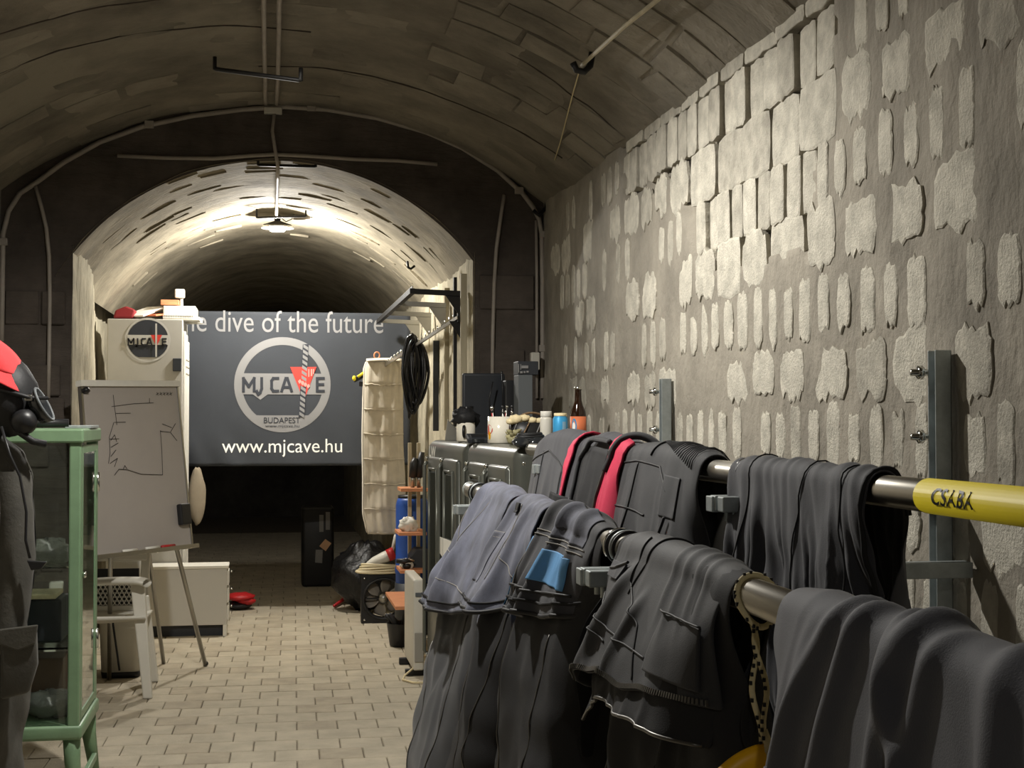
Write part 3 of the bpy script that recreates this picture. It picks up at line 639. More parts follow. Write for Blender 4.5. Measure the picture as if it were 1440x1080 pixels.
D.patch('flap', m_neo, g, .7, .86, .1, .2, .005, th=.002); D.seam('zip_cord', m_seam, g, [(.8, .2), (.74, .3), (.66, .35)], .004, .014)
D = Drape(railF, yF(1047), yF(1246), [(0, .62), (.5, .55), (1, .42)], .42, R=.036, fl=.04, fs=.25, seed=44, amp=.042, freq=17, puff=.004, spread=-.15, shift=-.08, skew=.8, bfl=.1, pl=.55)
g = garment('trousers', 'thin dark trousers in many folds on the upper rail beside the yellow tape', 'trousers', D, GF)
D.cloth('body', m_neo_g, g, 130, 56, .003)
for pts in ([(.2, -.02), (.22, .2), (.24, .5)], [(.62, -.02), (.6, .25), (.55, .5)], [(.85, 0), (.9, .2), (.93, .4)]): D.seam('seam', m_seam, g, pts, .0018)
D.seam('waistband', m_neo_d, g, [(.99, -.1), (.985, 0), (.99, .3)], .006, .002)
# ------------------------------------------------------------------ banner
YBN = 11.05
bl, br = atY(236, 437, YBN), atY(577, 441, YBN); bz1 = (bl.z+br.z)/2; bz0 = atY(400, 655, YBN).z
BX0, BX1 = bl.x, br.x
def bd(x, z):
    low = sm(.45, 0, (z-bz0)); ed = sm(.25, 0, min(x-BX0, BX1-x))
    return .05*low*nz(x*5+z*2, z*1.5, 2)+.02*ed*nz(x*7, z*3, 5)+.012*nz(x*3, z*2, 8)
def bp(x, z, d=0): return Vector((x, YBN+bd(x, z)-d, z))
ban = thing('banner', 'dark grey cloth banner with round cave logo across the passage', 'banner', ((BX0+BX1)/2, YBN, bz0))
mb = MB(); mb.sheet([[bp(BX0+(BX1-BX0)*i/60, bz0+(bz1-bz0)*j/44+.012*(i/60-.5)**2*0) for j in range(45)] for i in range(61)]); mb.build('cloth', m_banner, ban, solid=.002)
def bt_(name, body, u0, u1, v0, v1, m, d=.004, bold=0, shear=0):
    a, b = atY(u0, v1, YBN), atY(u1, v0, YBN); t = MB()
    text_fit(t, body, (a.x+b.x)/2, (a.z+b.z)/2, b.x-a.x, b.z-a.z, lambda x, z: bp(x, z, d), bold, shear); return t.build(name, m, ban)
bt_('lettering', 'the dive of the future', 246, 539, 439, 466, m_bprint)
bt_('lettering', 'www.mjcave.hu', 312, 481, 617, 643, m_bwhite)
lc = atY(397.5, 541, YBN); lr = atY(465, 541, YBN).x-lc.x; ri = lr*.835
mb = MB(); n = 72
def ringp(a): return (math.cos(a)*ri, max(math.sin(a)*ri, -ri*.77))
vs = []; fs = []
for i in range(n):
    a = 2*PI*i/n
    for k in range(5):
        o_ = (math.cos(a)*lr, math.sin(a)*lr); q = ringp(a); f = k/4; vs.append(bp(lc.x+o_[0]+(q[0]-o_[0])*f, lc.z+o_[1]+(q[1]-o_[1])*f, .004))
for i in range(n):
    j = (i+1) % n; fs += [(i*5+k, j*5+k, j*5+k+1, i*5+k+1) for k in range(4)]
mb.add(vs, fs); mb.build('logo_ring', m_bprint, ban)
mb = MB(); wd = lr*.9; mb.sheet([[bp(lc.x-wd+2*wd*i/20, lc.z+lr*(.235-.44*j/6), .005) for j in range(7)] for i in range(21)], False)
mb.add([bp(lc.x-lr*.62, lc.z-lr*.20, .005), bp(lc.x-lr*.30, lc.z-lr*.20, .005), bp(lc.x-lr*.46, lc.z-lr*.32, .005)], [(0, 1, 2)]); mb.build('logo_band', m_bprint, ban)
def bpx(u, v, d): p = atY(u, v, YBN); return bp(p.x, p.z, d)
GLY = {'M': [[(0, 0), (0, 1), (.5, .35), (1, 1), (1, 0)]], 'J': [[(1, 1), (1, .2), (.7, -.12), (.3, -.25), (0, .0)]], 'C': [[(1, 1), (.25, 1), (0, .8), (0, .2), (.25, 0), (1, 0)]], 'A': [[(0, 0), (.42, 1), (.58, 1), (1, 0)], [(.2, .3), (.8, .3)]], 'E': [[(1, 1), (0, 1), (0, 0), (1, 0)], [(0, .52), (.9, .52)]]}
def glyph(ch, u0, u1, v0, v1, wd_, fn, m, root):
    mb = MB()
    for pl_ in GLY[ch]:
        q_ = [fn(u0+(u1-u0)*x, v1+(v0-v1)*y) for x, y in pl_]
        for a_, b_ in zip(q_, q_[1:]):
            e_ = (b_-a_).normalized()*wd_*.42; mb.bar(a_-e_, b_+e_, wd_, .002, (0, 1, 0))
    return mb.build('lettering', m, root)
for ch, u0, u1 in (('M', 342.5, 357.5), ('J', 361, 368), ('C', 382, 391), ('A', 396, 410), ('E', 446, 455)): glyph(ch, u0, u1, 532, 550, .021, lambda u, v: bpx(u, v, .008), m_bdark, ban)
bt_('lettering', 'BUDAPEST', 371, 422, 587, 595, m_bdark, .007); bt_('lettering', 'www.mjcave.hu', 373, 421, 597, 602, m_bdark, .007)
def bpx(u, v, d): p = atY(u, v, YBN); return bp(p.x, p.z, d)
MB().add([bpx(408, 516, .008), bpx(445, 516, .008), bpx(433, 548, .008), bpx(426, 568, .008), bpx(421, 548, .008)], [(0, 1, 2, 3, 4)]).build('logo_marker', m_bred, ban)
rb = MB(); dk = MB()
for i in range(14):
    v = 485+i*7.3; f = lambda k: 430-(k-485)*.06
    rb.add([bpx(f(v)-3.4, v-1, .011), bpx(f(v)+3.4, v+3.5, .011), bpx(f(v)+3.4, v+8, .011), bpx(f(v)-3.4, v+3.5, .011)], [(0, 3, 2, 1)])
    dk.add([bpx(f(v)-4.2, v-1, .009), bpx(f(v)+4.2, v-1, .009), bpx(f(v+7.3)+4.2, v+6.4, .009), bpx(f(v+7.3)-4.2, v+6.4, .009)], [(0, 3, 2, 1)])
mk = MB()
for (u0, v0, u1, v1) in ((433.5, 519, 435, 530), (437, 519, 439, 529), (440, 519, 441.5, 526)): mk.add([bpx(u0, v0, .013), bpx(u1, v0, .013), bpx(u1, v1, .013), bpx(u0, v1, .013)], [(0, 1, 2, 3)])
for k in range(4): mk.add([bpx(419+4*k, 536+2.2*k, .013), bpx(422+4*k, 533+2.2*k, .013), bpx(424+4*k, 536.5+2.2*k, .013), bpx(421+4*k, 540+2.2*k, .013)], [(0, 1, 2, 3)])
mk.build('marker_print', mat('pale_red_print', s2l(235, 150, 140), .7), ban)['kind'] = 'stuff'
dk.build('rope_print', m_bdark, ban); rb.build('rope_strand', m_bprint, ban)['kind'] = 'stuff'
# ------------------------------------------------------------------ tall white cabinet
FY = 10.34
ca, cb = atY(151, 448, FY), atY(257, 448, FY); ft = ca.z
m_sprint = mat('sticker_print', s2l(186, 184, 178), .6)
m_ink0 = mat('sticker_black', (.012, .012, .014), .5)
m_cab_shaded = mat('cabinet_white_shaded', s2l(172, 169, 161), .5, var=.03)  # front's shade put into a greyer white; the lit side stays bright
t = thing('tall_cabinet', 'tall white cabinet with round logo sticker behind the whiteboard', 'cabinet', ((ca.x+cb.x)/2, FY, 0))
mb = MB(); mb.b2((ca.x, FY, .02), (cb.x, FY+.6, ft)); mb.build('body', m_cab_shaded, t, bevel=.006)
for k in range(5):
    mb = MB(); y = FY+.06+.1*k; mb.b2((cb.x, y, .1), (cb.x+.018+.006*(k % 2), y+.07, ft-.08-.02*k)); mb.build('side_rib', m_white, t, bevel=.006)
for k in range(3):
    for j in range(3): MB().tube([(cb.x+.018, FY+.1+.1*j, ft-.28-.05*k), (cb.x+.03, FY+.1+.1*j, ft-.28-.05*k)], .012, 8).build('vent_plug', m_wplast, t)
ff = lambda d: (lambda x, z: Vector((x, FY-d, z)))
lc = atY(208, 478, FY); lr = atY(240, 478, FY).x-lc.x
mb = MB(); mb.prism([(lc.x+a, lc.z+max(b, -lr*.78)) for a, b in disc_pts(lr*.9, 40)], lambda a, b, d: (a, FY-d, b), 0, .002); st = mb.build('sticker', m_bdark, t)
mb = MB(); q = disc_pts(1, 48); mb.add([(lc.x+a*lr, FY-.003, lc.z+b*lr) for a, b in q]+[(lc.x+a*lr*.92, FY-.003, lc.z+b*lr*.92) for a, b in q], [(i, (i+1) % 48, 48+(i+1) % 48, 48+i) for i in range(48)]); mb.build('sticker_ring', m_sprint, st)
mb = MB(); mb.b2((lc.x-lr*.9, FY-.004, lc.z-lr*.22), (lc.x+lr*.9, FY-.003, lc.z+lr*.22)); mb.build('sticker_band', m_sprint, st)
for ch, u0, u1 in (('M', 180.5, 188), ('J', 190.5, 193.5), ('C', 199, 204.5), ('A', 206.5, 213.5), ('E', 228.5, 233.5)): glyph(ch, u0, u1, 476.5, 485, .011, lambda u, v: atY(u, v, FY-.006), m_ink0, st)
p = lambda u, v, d: tuple(atY(u, v, FY)-Vector((0, d, 0)))
MB().add([p(212, 471, .007), p(228, 471, .007), p(220, 488, .007)], [(0, 1, 2)]).build('sticker_mark', m_bred, st)
MB().add([p(218.5, 455, .008), p(221, 455, .008), p(221, 502, .008), p(218.5, 502, .008)], [(0, 1, 2, 3)]).build('sticker_line', m_sprint, st)
a, b = atY(243, 522, FY), atY(255, 504, FY); mb = MB(); mb.b2((a.x, FY-.012, a.z), (b.x, FY, b.z)); mb.build('lock_plate', m_slate, t, bevel=.003)
# things on top of it
def px_(u, v, dy=.1): return atY(u, v, FY+dy)
a = px_(160, 448); bx = MB(); q = [px_(160, 448), px_(188, 448), px_(191, 436), px_(178, 431), px_(163, 437)]
bx.prism([(p_.x, p_.z) for p_ in q], lambda a, b, d: (a, FY+.05+d, b), 0, .22); tag(bx.build('bag', mat('dark_red_bag', s2l(132, 30, 34), .6), None, bevel=.012), 'dark red bag on top of the tall white cabinet', 'bag')
for i, (u0, v0, u1, v1, m, lab) in enumerate(((186, 447, 222, 432, m_white, 'folded white papers leaning on top of the tall cabinet'), (203, 446, 236, 441, m_orange, 'orange striped folder lying on the tall cabinet'))):
    a, b = px_(u0, v0, .08), px_(u1, v1, .3); mb = MB(); mb.bar(a+Vector((0, 0, .01)), b, .2, .012, (0, 0, 1)); tag(mb.build('folder', m, None, bevel=.003), lab, 'paper')
a = px_(228, 434, .1); t = thing('stack', 'white box with spiral binding on the tall cabinet', 'box', (a.x, a.y, ft))
a, b = px_(228, 446, .0), px_(274, 429, 0); mb = MB(); mb.b2((a.x, FY+.1, ft+.03), (b.x, FY+.45, b.z)); mb.build('box', m_white, t, bevel=.004)
mb = MB()
for i in range(18): mb.tube([(a.x+.012*i, FY+.098, ft+.012+.02*math.sin(k)) if 0 else Vector((a.x+.012*i, FY+.085+.012*math.cos(k), ft+.028+.014*math.sin(k))) for k in [2*PI*j/8 for j in range(8)]], .0018, 5, True)
mb.build('spiral_binding', m_chrome, t); mb = MB(); mb.b2((a.x, FY+.09, ft), (b.x+.03, FY+.45, ft+.025)); mb.build('lower_tray', m_white, t, bevel=.003)
a, b = px_(226, 429, .2), px_(252, 422, .2); mb = MB(); mb.b2((a.x, FY+.18, a.z), (b.x, FY+.3, b.z)); tag(mb.build('small_box', m_wood, None, bevel=.004), 'small tan box on the white box', 'box')
a = px_(253, 420, .22); t = thing('gauge', 'white square gauge on a short stem above the tall cabinet', 'gauge', a)
MB().box(px_(253, 413, .22), (.07, .05, .065)).build('head', m_wplast, t, bevel=.008); MB().tube([px_(255, 420, .22), px_(256, 446, .22)], .012, 10).build('stem', m_wplast, t)
a, b = px_(262, 452, .25), px_(285, 452, .25); tag(MB().tube([a, b], .02, 14).build('roll', m_wplast), 'white roll poking out beside the banner text', 'roll')
# ------------------------------------------------------------------ white drawer unit
DY = 10.08
a, b = atY(213, 881, DY), atY(319, 799, DY)
t = thing('drawer_unit', 'low white drawer unit on a recessed plinth', 'drawers', ((a.x+b.x)/2, DY, 0))
zb, zt = a.z, b.z
mb = MB(); mb.b2((a.x-.05, DY, zb), (b.x, DY+.22, zt)); mb.build('body', mat('drawer_white_shaded', s2l(196, 193, 185), .5), t, bevel=.003)  # greyer body colour carries the front's shade; top and side stay bright
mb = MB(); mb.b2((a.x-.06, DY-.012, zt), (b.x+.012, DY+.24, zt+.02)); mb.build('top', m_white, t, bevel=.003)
mb = MB(); mb.b2((a.x-.02, DY+.05, 0), (b.x-.03, DY+.2, zb)); mb.build('plinth', m_slate, t)
mb = MB(); mb.b2((b.x-.025, DY, 0), (b.x, DY+.22, zb)); mb.build('side_foot', m_white, t, bevel=.002)
for k in range(3):
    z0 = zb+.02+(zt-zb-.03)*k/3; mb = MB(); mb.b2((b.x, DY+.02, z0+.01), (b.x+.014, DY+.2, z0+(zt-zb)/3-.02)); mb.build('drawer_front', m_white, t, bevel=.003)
    MB().tube([(b.x+.03, DY+.05, z0+.1), (b.x+.03, DY+.17, z0+.1)], .006, 8).build('handle', m_chrome, bpy.data.objects[t.children[-1].name] if False else t)
p = atZ(338, 852, .03); t = thing('red_gloves', 'red and black gloves lying on the floor beside the drawer unit', 'gloves', p)
f = lambda a, b: 1+.25*nz(math.cos(b)*2, math.sin(b)*2, a*2)
MB().ball((p.x, p.y, .10), (.11, .10, .035), 16, 10, f).build('red_glove', m_redp, t); MB().ball((p.x-.01, p.y+.02, .035), (.10, .1, .035), 16, 10, f).build('black_glove', m_black, t)
MB().ball((p.x+.05, p.y-.03, .07), (.07, .04, .03), 12, 8, f).build('thumb', m_redp, t)
# pale bag hanging behind the cabinet
p = atY(277, 698, 10.99); f = lambda a, b: 1+.12*nz(math.cos(b)*2, math.sin(b)*2, a*2); o = MB().ball(p, (.065, .03, .21), 16, 14, f).build('bag', mat('dull_canvas', s2l(150, 138, 118), .85, var=.1)); tag(o, 'pale cloth bag hanging behind the tall cabinet', 'bag')
# ------------------------------------------------------------------ whiteboard on easel
TL, TR, BL, BR = atY(112, 535, 7.75), atY(249, 536, 8.5), atY(150, 783, 7.62), atY(271, 768, 8.34)
BL = atY(128, 785, 7.6)
def wb(s, q, d=0):
    top = TL.lerp(TR, s); bot = BL.lerp(BR, s); p = bot.lerp(top, q); return p+WN*d
WN = (TR-TL).cross(BL-TL).normalized()
if WN.y > 0: WN = -WN
t = thing('whiteboard', 'flip chart whiteboard with marker sketch on a tripod easel', 'whiteboard', atZ(289, 935, 0))
def wquad(mb, s0, s1, q0, q1, d0, d1):
    c = [(s0, q0), (s1, q0), (s1, q1), (s0, q1)]; mb.add([wb(a, b, d0) for a, b in c]+[wb(a, b, d1) for a, b in c], [(3, 2, 1, 0), (4, 5, 6, 7), (0, 1, 5, 4), (1, 2, 6, 5), (2, 3, 7, 6), (3, 0, 4, 7)]); return mb
wquad(MB(), 0, 1, 0, 1, -.012, 0).build('panel', m_wboard, t)
for q in ((-.0, .018, 0, 1), (.985, 1, 0, 1)): wquad(MB(), *q, -.016, .006).build('side_frame', m_alu, t)
wquad(MB(), -.01, 1.01, .965, 1.0, -.02, .016).build('clamp_bar', m_white, t); wquad(MB(), .0, 1, -.012, .012, -.016, .045).build('pen_tray', m_alu, t)
dr = MB()
def stroke(pts, wd=.0028):
    for (a, b), (c, d) in zip(pts, pts[1:]): dr.bar(wb(a, b, .001), wb(c, d, .001), wd, .0012, WN)
def sk(pts):  # sketch given in photo pixels on the board
    out = []
    for u, v in pts:
        q = (785-v)/250; l = 128+(112-128)*q; r = 271+(249-271)*q; out.append(((u-l)/(r-l), q))
    stroke(out)
for pts in ([(156, 556), (158, 575), (160, 590), (161, 600)], [(154, 573), (185, 569), (213, 568)], [(207, 561), (207, 568)], [(160, 583), (180, 583)], [(158, 596), (173, 596)], [(157, 596), (151, 617), (152, 640), (150, 655)], [(151, 620), (164, 620)], [(153, 632), (163, 626)], [(153, 645), (160, 636)], [(158, 672), (164, 664), (175, 665), (195, 673), (226, 676)], [(226, 676), (225, 640), (223, 610), (224, 611)], [(223, 611), (238, 613), (246, 600)], [(238, 613), (248, 626)], [(226, 600), (240, 606)], [(152, 655), (162, 648), (158, 660)], [(153, 622), (158, 614), (161, 624)], [(170, 664), (172, 659), (175, 664)]): sk(pts)
for k in range(5): sk([(218+5*k, 552), (220+5*k, 557)]); sk([(217+5*k, 556), (221+5*k, 553)])
dr.build('marker_sketch', m_ink, t)
for (s, m) in ((.25, m_white), (.47, m_white), (.63, m_redp)):
    o = MB().tube([wb(s, .016, .03), wb(s+.13, .016, .03)], .009, 8).build('marker_pen', m); tag(o, {.25: 'leftmost white marker pen on the whiteboard tray', .47: 'middle white marker pen on the whiteboard tray', .63: 'red marker pen on the whiteboard tray'}[s], 'marker pen', 'marker pens')
o = wquad(MB(), .86, .965, .13, .255, .001, .035).build('board_eraser', m_black, None, bevel=.008); tag(o, 'black eraser stuck to the whiteboard edge', 'eraser')
foot = atZ(289, 936, .005); hd = wb(.86, .06, -.03); l1 = MB().tube([wb(.75, .5, -.04), foot], .013, 10).build('leg', m_alu, t); MB().ball(foot+Vector((0, 0, .012)), .017, 10, 8).build('rubber_foot', m_black, l1)
foot = atZ(170, 970, .005)+Vector((-.1, .35, 0)); foot.z = .005; MB().tube([wb(.3, .5, -.04), foot], .013, 10).build('leg', m_alu, t); foot = Vector((TL.x+.35, 9.0, .005)); MB().tube([wb(.5, .95, -.03), foot], .013, 10).build('leg', m_alu, t)
MB().tube([wb(.03, .95, .012), wb(.03, .93, .02)], .02, 10).build('knob', m_black, t)
# ------------------------------------------------------------------ white plastic armchair, bin
CF = atZ(212, 982, 0); cx, cy = CF.x, CF.y
t = thing('armchair', 'white plastic garden armchair with perforated back panel', 'chair', (cx-.25, cy+.25, 0))
def legp(p0, p1, w0, w1):
    a, b = Vector(p0), Vector(p1); mb = MB(); z = (b-a).normalized()
    vs = []
    for p, w_ in ((a, w0), (a.lerp(b, .5), (w0+w1)/2), (b, w1)): vs += [p+Vector((i*w_/2, j*w_*.35, 0)) for i, j in ((-1, -1), (1, -1), (1, 1), (-1, 1))]
    return mb.add(vs, [(3, 2, 1, 0), (8, 9, 10, 11)]+[(r*4+i, r*4+(i+1) % 4, r*4+4+(i+1) % 4, r*4+4+i) for r in (0, 1) for i in range(4)])
arm = atY(199, 818, cy+.06)
legp((cx-.015, cy, 0), (arm.x-.02, arm.y, arm.z-.01), .05, .075).build('leg', m_wplast, t, bevel=.008)
legp((cx-.55, cy+.02, 0), (cx-.5, cy+.06, .63), .05, .07).build('leg', m_wplast, t, bevel=.008)
legp((cx-.02, cy+.5, 0), (cx-.08, cy+.45, .5), .05, .06).build('leg', m_wplast, t, bevel=.008); legp((cx-.5, cy+.5, 0), (cx-.46, cy+.45, .5), .05, .06).build('leg', m_wplast, t, bevel=.008)
MB().sheet([[(lambda q: (arm.x+.035-.30*k/12+.02*math.cos(q), arm.y-.06+.045*math.cos(q)+.10*(k/12)**2, arm.z+.012+.022*math.sin(q)-.03*(k/12-.3)**2-.03*max(0, .12-k/12)*3))(2*PI*j/12) for j in range(13)] for k in range(13)]).build('armrest', m_wplast, t)
sl = atY(140, 873, cy); sr = atY(195, 868, cy+.02); sz = .5*(sl.z+sr.z)
mb = MB(); mb.sheet([[(cx-.53+.5*i/14, cy-.02+.48*j/12, sz+.0-.03*math.sin(PI*i/14)*math.sin(PI*j/12)-.02*(j/12)+(.012 if j == 0 else 0)) for j in range(13)] for i in range(15)]); mb.build('seat', m_wplast, t, solid=.014)
bk = MB(); yb = cy+.46; x0, x1, z0, z1 = cx-.52, cx-.06, sz+.0, sz+.34
def holes(mb, x0, x1, z0, z1, y, p, r):
    j = 0; z = z0
    while z < z1:
        x = x0+(p/2 if j % 2 else 0)
        while x < x1:
            c = [(x+r*math.cos(PI*k/4+PI/8), y, z+r*math.sin(PI*k/4+PI/8)) for k in range(8)]; h_ = p/2
            s_ = [(x+h_*max(-1, min(1, 1.42*math.cos(PI*k/4+PI/8))), y, z+h_*.87*max(-1, min(1, 1.42*math.sin(PI*k/4+PI/8)))) for k in range(8)]
            mb.add(c+s_, [(k, (k+1) % 8, 8+(k+1) % 8, 8+k) for k in range(8)]); x += p
        z += p*.87; j += 1
holes(bk, x0+.06, x1-.03, z0+.03, z1-.19, yb, .026, .0095); bk.build('perforated_panel', m_wplast, t, solid=.006, weld=.0006)
for a, b in (((x1-.02, yb, z0-.05), (x1-.01, yb+.05, z1+.02)), ((x0+.03, yb, z0-.05), (x0+.02, yb+.05, z1+.02))): MB().bar(a, b, .05, .03, (0, 1, 0)).build('back_post', m_wplast, t, bevel=.008)
MB().bar((x0, yb+.03, z1-.03), (x1, yb+.03, z1-.03), .03, .09, (0, 0, 1)).build('back_rail', m_wplast, t, bevel=.01); MB().bar((x0, yb+.01, z0+.0), (x1, yb+.01, z0+.0), .02, .03, (0, 0, 1)).build('back_rail', m_wplast, t, bevel=.006)
mb = MB(); mb.b2((x0+.03, yb+.05, z0-.02), (x1-.05, yb+.055, z1-.12)); tag(mb.build('hole_backing', m_black), 'black backing that darkens the holes of the chair back', 'sheet')  # black backing stands in for the dark seen through the holes
p = atZ(176, 954, 0); t = thing('waste_bin', 'white square waste bin with black base under the armchair', 'bin', (p.x-.03, p.y+.14, 0))
def rsq(w, d, r, n=5): return [(sx*(w/2-r)+r*math.cos(a0+PI/2*i/n), sy*(d/2-r)+r*math.sin(a0+PI/2*i/n)) for sx, sy, a0 in ((1, 1, 0), (-1, 1, PI/2), (-1, -1, PI), (1, -1, 3*PI/2)) for i in range(n+1)]
def loft(rings, c, m, name, root, close=True):
    n = len(rings[0][0]); vs = [(c[0]+x, c[1]+y, z) for pts, z in rings for x, y in pts]
    fs = [(i*n+k, i*n+(k+1) % n, (i+1)*n+(k+1) % n, (i+1)*n+k) for i in range(len(rings)-1) for k in range(n)]+[tuple(range(n-1, -1, -1))]
    if close: fs.append(tuple((len(rings)-1)*n+k for k in range(n)))
    return MB().add(vs, fs, True).build(name, m, root)
loft([(rsq(.22, .26, .04), .03), (rsq(.25, .29, .045), .40)], (p.x-.03, p.y+.14), m_wplast, 'body', t, False); loft([(rsq(.215, .255, .04), .0), (rsq(.225, .265, .04), .035)], (p.x-.03, p.y+.14), m_black, 'base', t)
MB().tube([(p.x-.07, p.y-.03, .34), (p.x-.05, p.y-.03, .2), (p.x-.03, p.y-.02, .05)], .006, 8).build('handle_strap', m_slate, t)
a, b = atY(148, 842, 8.75), atY(199, 782, 8.75); t = thing('storage_tub', 'white storage tub seen under the whiteboard edge', 'tub', ((a.x+b.x)/2, 8.9, 0))
loft([(rsq(b.x-a.x-.02, .28, .03), .38), (rsq(b.x-a.x, .3, .03), b.z)], ((a.x+b.x)/2, 8.9), m_wplast, 'body', t)
mb = MB(); mb.b2((a.x, 8.76, .36), (b.x, 9.04, .38)); mb.build('stool_top', m_white, t)
for q in (a.x+.02, b.x-.02): MB().tube([(q, 8.9, 0), (q, 8.9, .37)], .012, 8).build('stool_leg', m_alu, t)
# ------------------------------------------------------------------ green glass cabinet
GX0, GX1, GY0, GY1, GZ0, GZ1 = -1.24, -.715, 5.65, 6.2, .315, 1.465
t = thing('glass_cabinet', 'green enamelled display cabinet with glass sides and splayed legs', 'cabinet', ((GX0+GX1)/2, (GY0+GY1)/2, 0))
for x, y in ((GX1-.02, GY0+.02), (GX1-.02, GY1-.02), (GX0+.02, GY0+.02), (GX0+.02, GY1-.02)):
    mb = MB(); mb.b2((x-.022, y-.022, GZ0), (x+.022, y+.022, GZ1-.02)); mb.build('corner_post', m_green, t, bevel=.006)
mb = MB(); mb.b2((GX0-.01, GY0-.012, GZ1-.055), (GX1+.012, GY1+.012, GZ1)); mb.build('top', m_green, t, bevel=.008)
mb = MB(); mb.b2((GX0-.005, GY0-.01, GZ0-.035), (GX1+.012, GY1+.01, GZ0+.02)); mb.build('base_rim', m_green, t, bevel=.012, seg=3)
for x, y, sx, sy in ((GX1-.03, GY0+.03, 1, -1), (GX1-.03, GY1-.03, 1, 1), (GX0+.03, GY0+.03, -1, -1), (GX0+.03, GY1-.03, -1, 1)):
    MB().tube([(x, y, GZ0), (x+.005*sx, y+.005*sy, GZ0-.12), (x+.03*sx, y+.03*sy, .0)], [.034, .03, .02], 10).build('leg', m_green, t)
mb = MB(); mb.bar((GX1+.0, GY0+.04, .1), (GX1, GY1-.04, .1), .02, .03); mb.build('stretcher', m_green, t, bevel=.004)
zc0, zc1 = GZ0+.03, GZ1-.065
mb = MB(); mb.b2((GX0+.05, GY0+.0, zc0), (GX1-.05, GY0+.004, zc1)); mb.build('front_pane', m_glass, t)
dm = MB(); dm.b2((GX1-.008, GY0+.05, zc0), (GX1+.002, GY0+.08, zc1)); dm.b2((GX1-.008, GY1-.08, zc0), (GX1+.002, GY1-.05, zc1)); dm.b2((GX1-.008, GY0+.08, zc1-.03), (GX1+.002, GY1-.08, zc1)); dm.b2((GX1-.008, GY0+.08, zc0), (GX1+.002, GY1-.08, zc0+.03))
door = dm.build('side_door', m_green, t)
mb = MB(); mb.b2((GX1-.005, GY0+.08, zc0+.03), (GX1-.001, GY1-.08, zc1-.03)); mb.build('side_pane', m_glass, door)
for z in (.55, 1.2): MB().tube([(GX1+.006, GY1-.045, z), (GX1+.006, GY1-.045, z+.08)], .008, 8).build('hinge', m_chrome, door)
MB().lathe([(.012, 0), (.012, .012), (0, .014)], (GX1+.004, GY0+.065, .9), 12, Matrix.Rotation(PI/2, 3, 'Y')).build('knob', m_chrome, door)
mb = MB(); mb.b2((GX0+.02, GY1-.012, zc0), (GX1-.045, GY1-.004, zc1)); mb.build('back_pane', m_glass, t)
for z in (.62, .93): mb = MB(); mb.b2((GX0+.03, GY0+.03, z), (GX1-.03, GY1-.03, z+.008)); mb.build('shelf', m_glass, t)
f = lambda a, b: 1+.35*nz(math.cos(b)*2.5, math.sin(b)*2.5, a*2.5)
for x, z, s, lab in ((-.86, .985, .07, 'crumpled clear plastic bag on the upper shelf of the green cabinet'), (-.85, GZ0+.075, .075, 'crumpled clear plastic bag on the floor of the green cabinet')):
    tag(MB().ball((x, 5.82, z), (s*1.3, s*1.2, s*.7), 22, 14, f).build('plastic_bag', m_bag), lab, 'plastic bag')
mb = MB(); mb.b2((-1.0, 5.78, .63), (-.80, 6.0, .80)); tag(mb.build('case', m_slate, None, bevel=.01), 'dark case on the middle shelf of the green cabinet', 'case')
mb = MB(); mb.b2((-1.0, 5.77, .802), (-.82, 5.98, .82)); tag(mb.build('notebook', m_cream, None, bevel=.003), 'pale notebook lying on the dark case in the green cabinet', 'book')
mb = MB(); mb.b2((-1.0, 5.85, .35), (-.8, 6.02, .56)); tag(mb.build('carton', mat('brown_card', s2l(120, 96, 80), .8, var=.1), None, bevel=.004), 'brown carton at the bottom of the green cabinet', 'box')
p = (GX0+GX1)/2
t = thing('reel_seat', 'chrome and black spool holder on top of the green cabinet', 'tool', (-.88, 5.8, GZ1))
MB().tube([(-.98, 5.78, GZ1+.02), (-.78, 5.8, GZ1+.022)], .016, 10).build('grip', m_black, t); MB().tube([(-.90, 5.74, GZ1+.02), (-.9, 5.74, GZ1+.045), (-.87, 5.74, GZ1+.05)], .01, 8).build('lever', m_chrome, t); MB().tube([(-.99, 5.78, GZ1+.02), (-1.02, 5.78, GZ1+.02)], .01, 8).build('end_cap', m_chrome, t)
mb = MB(); mb.b2((-.8, 5.84, GZ1), (-.70, 6.1, GZ1+.012)); tag(mb.build('metal_plate', m_galv, None, bevel=.002), 'flat metal plate on the corner of the green cabinet', 'plate')
# ------------------------------------------------------------------ drysuit with mask and red cap
SY = 5.25; sx = -1.06
t = thing('drysuit', 'dark olive drysuit hanging on a stand with chest zip', 'drysuit', (sx, SY, 0))
def sect(z):
    return lerp([(0, .2), (.12, .205), (.5, .215), (.8, .212), (.95, .20), (1.15, .215), (1.3, .22), (1.38, .19), (1.45, .12), (1.5, .075)], z)
sg = []
for i in range(80):
    z = .02+1.48*i/79; row = []
    for k in range(49):
        a = 2*PI*k/48; r = sect(z); fo = 1+.10*nz(math.cos(a)*2.2, math.sin(a)*2.2+z*1.2, z*4)+.05*nz(math.cos(a)*5, math.sin(a)*5, z*9)+.05*math.exp(-((z-.62)/.04)**2)
        row.append((sx+r*fo*1.02*math.cos(a), SY+r*fo*.72*math.sin(a), z))
    sg.append(row)
MB().sheet(sg).build('body', m_suit, t, sub=1)
am = []
for i in range(26):
    q = i/25; c = Vector((sx+.16+.03*math.sin(q*PI), SY-.05-.06*q, 1.32-.62*q)); r = .075-.02*q; am.append([(c.x+r*(1+.15*nz(q*9, k*.7, 3))*math.cos(2*PI*k/16), c.y+r*math.sin(2*PI*k/16), c.z) for k in range(17)])
MB().sheet(am).build('sleeve', m_suit, t, sub=1)
def sp(u, v, y=SY-.165): return atY(u, v, y)
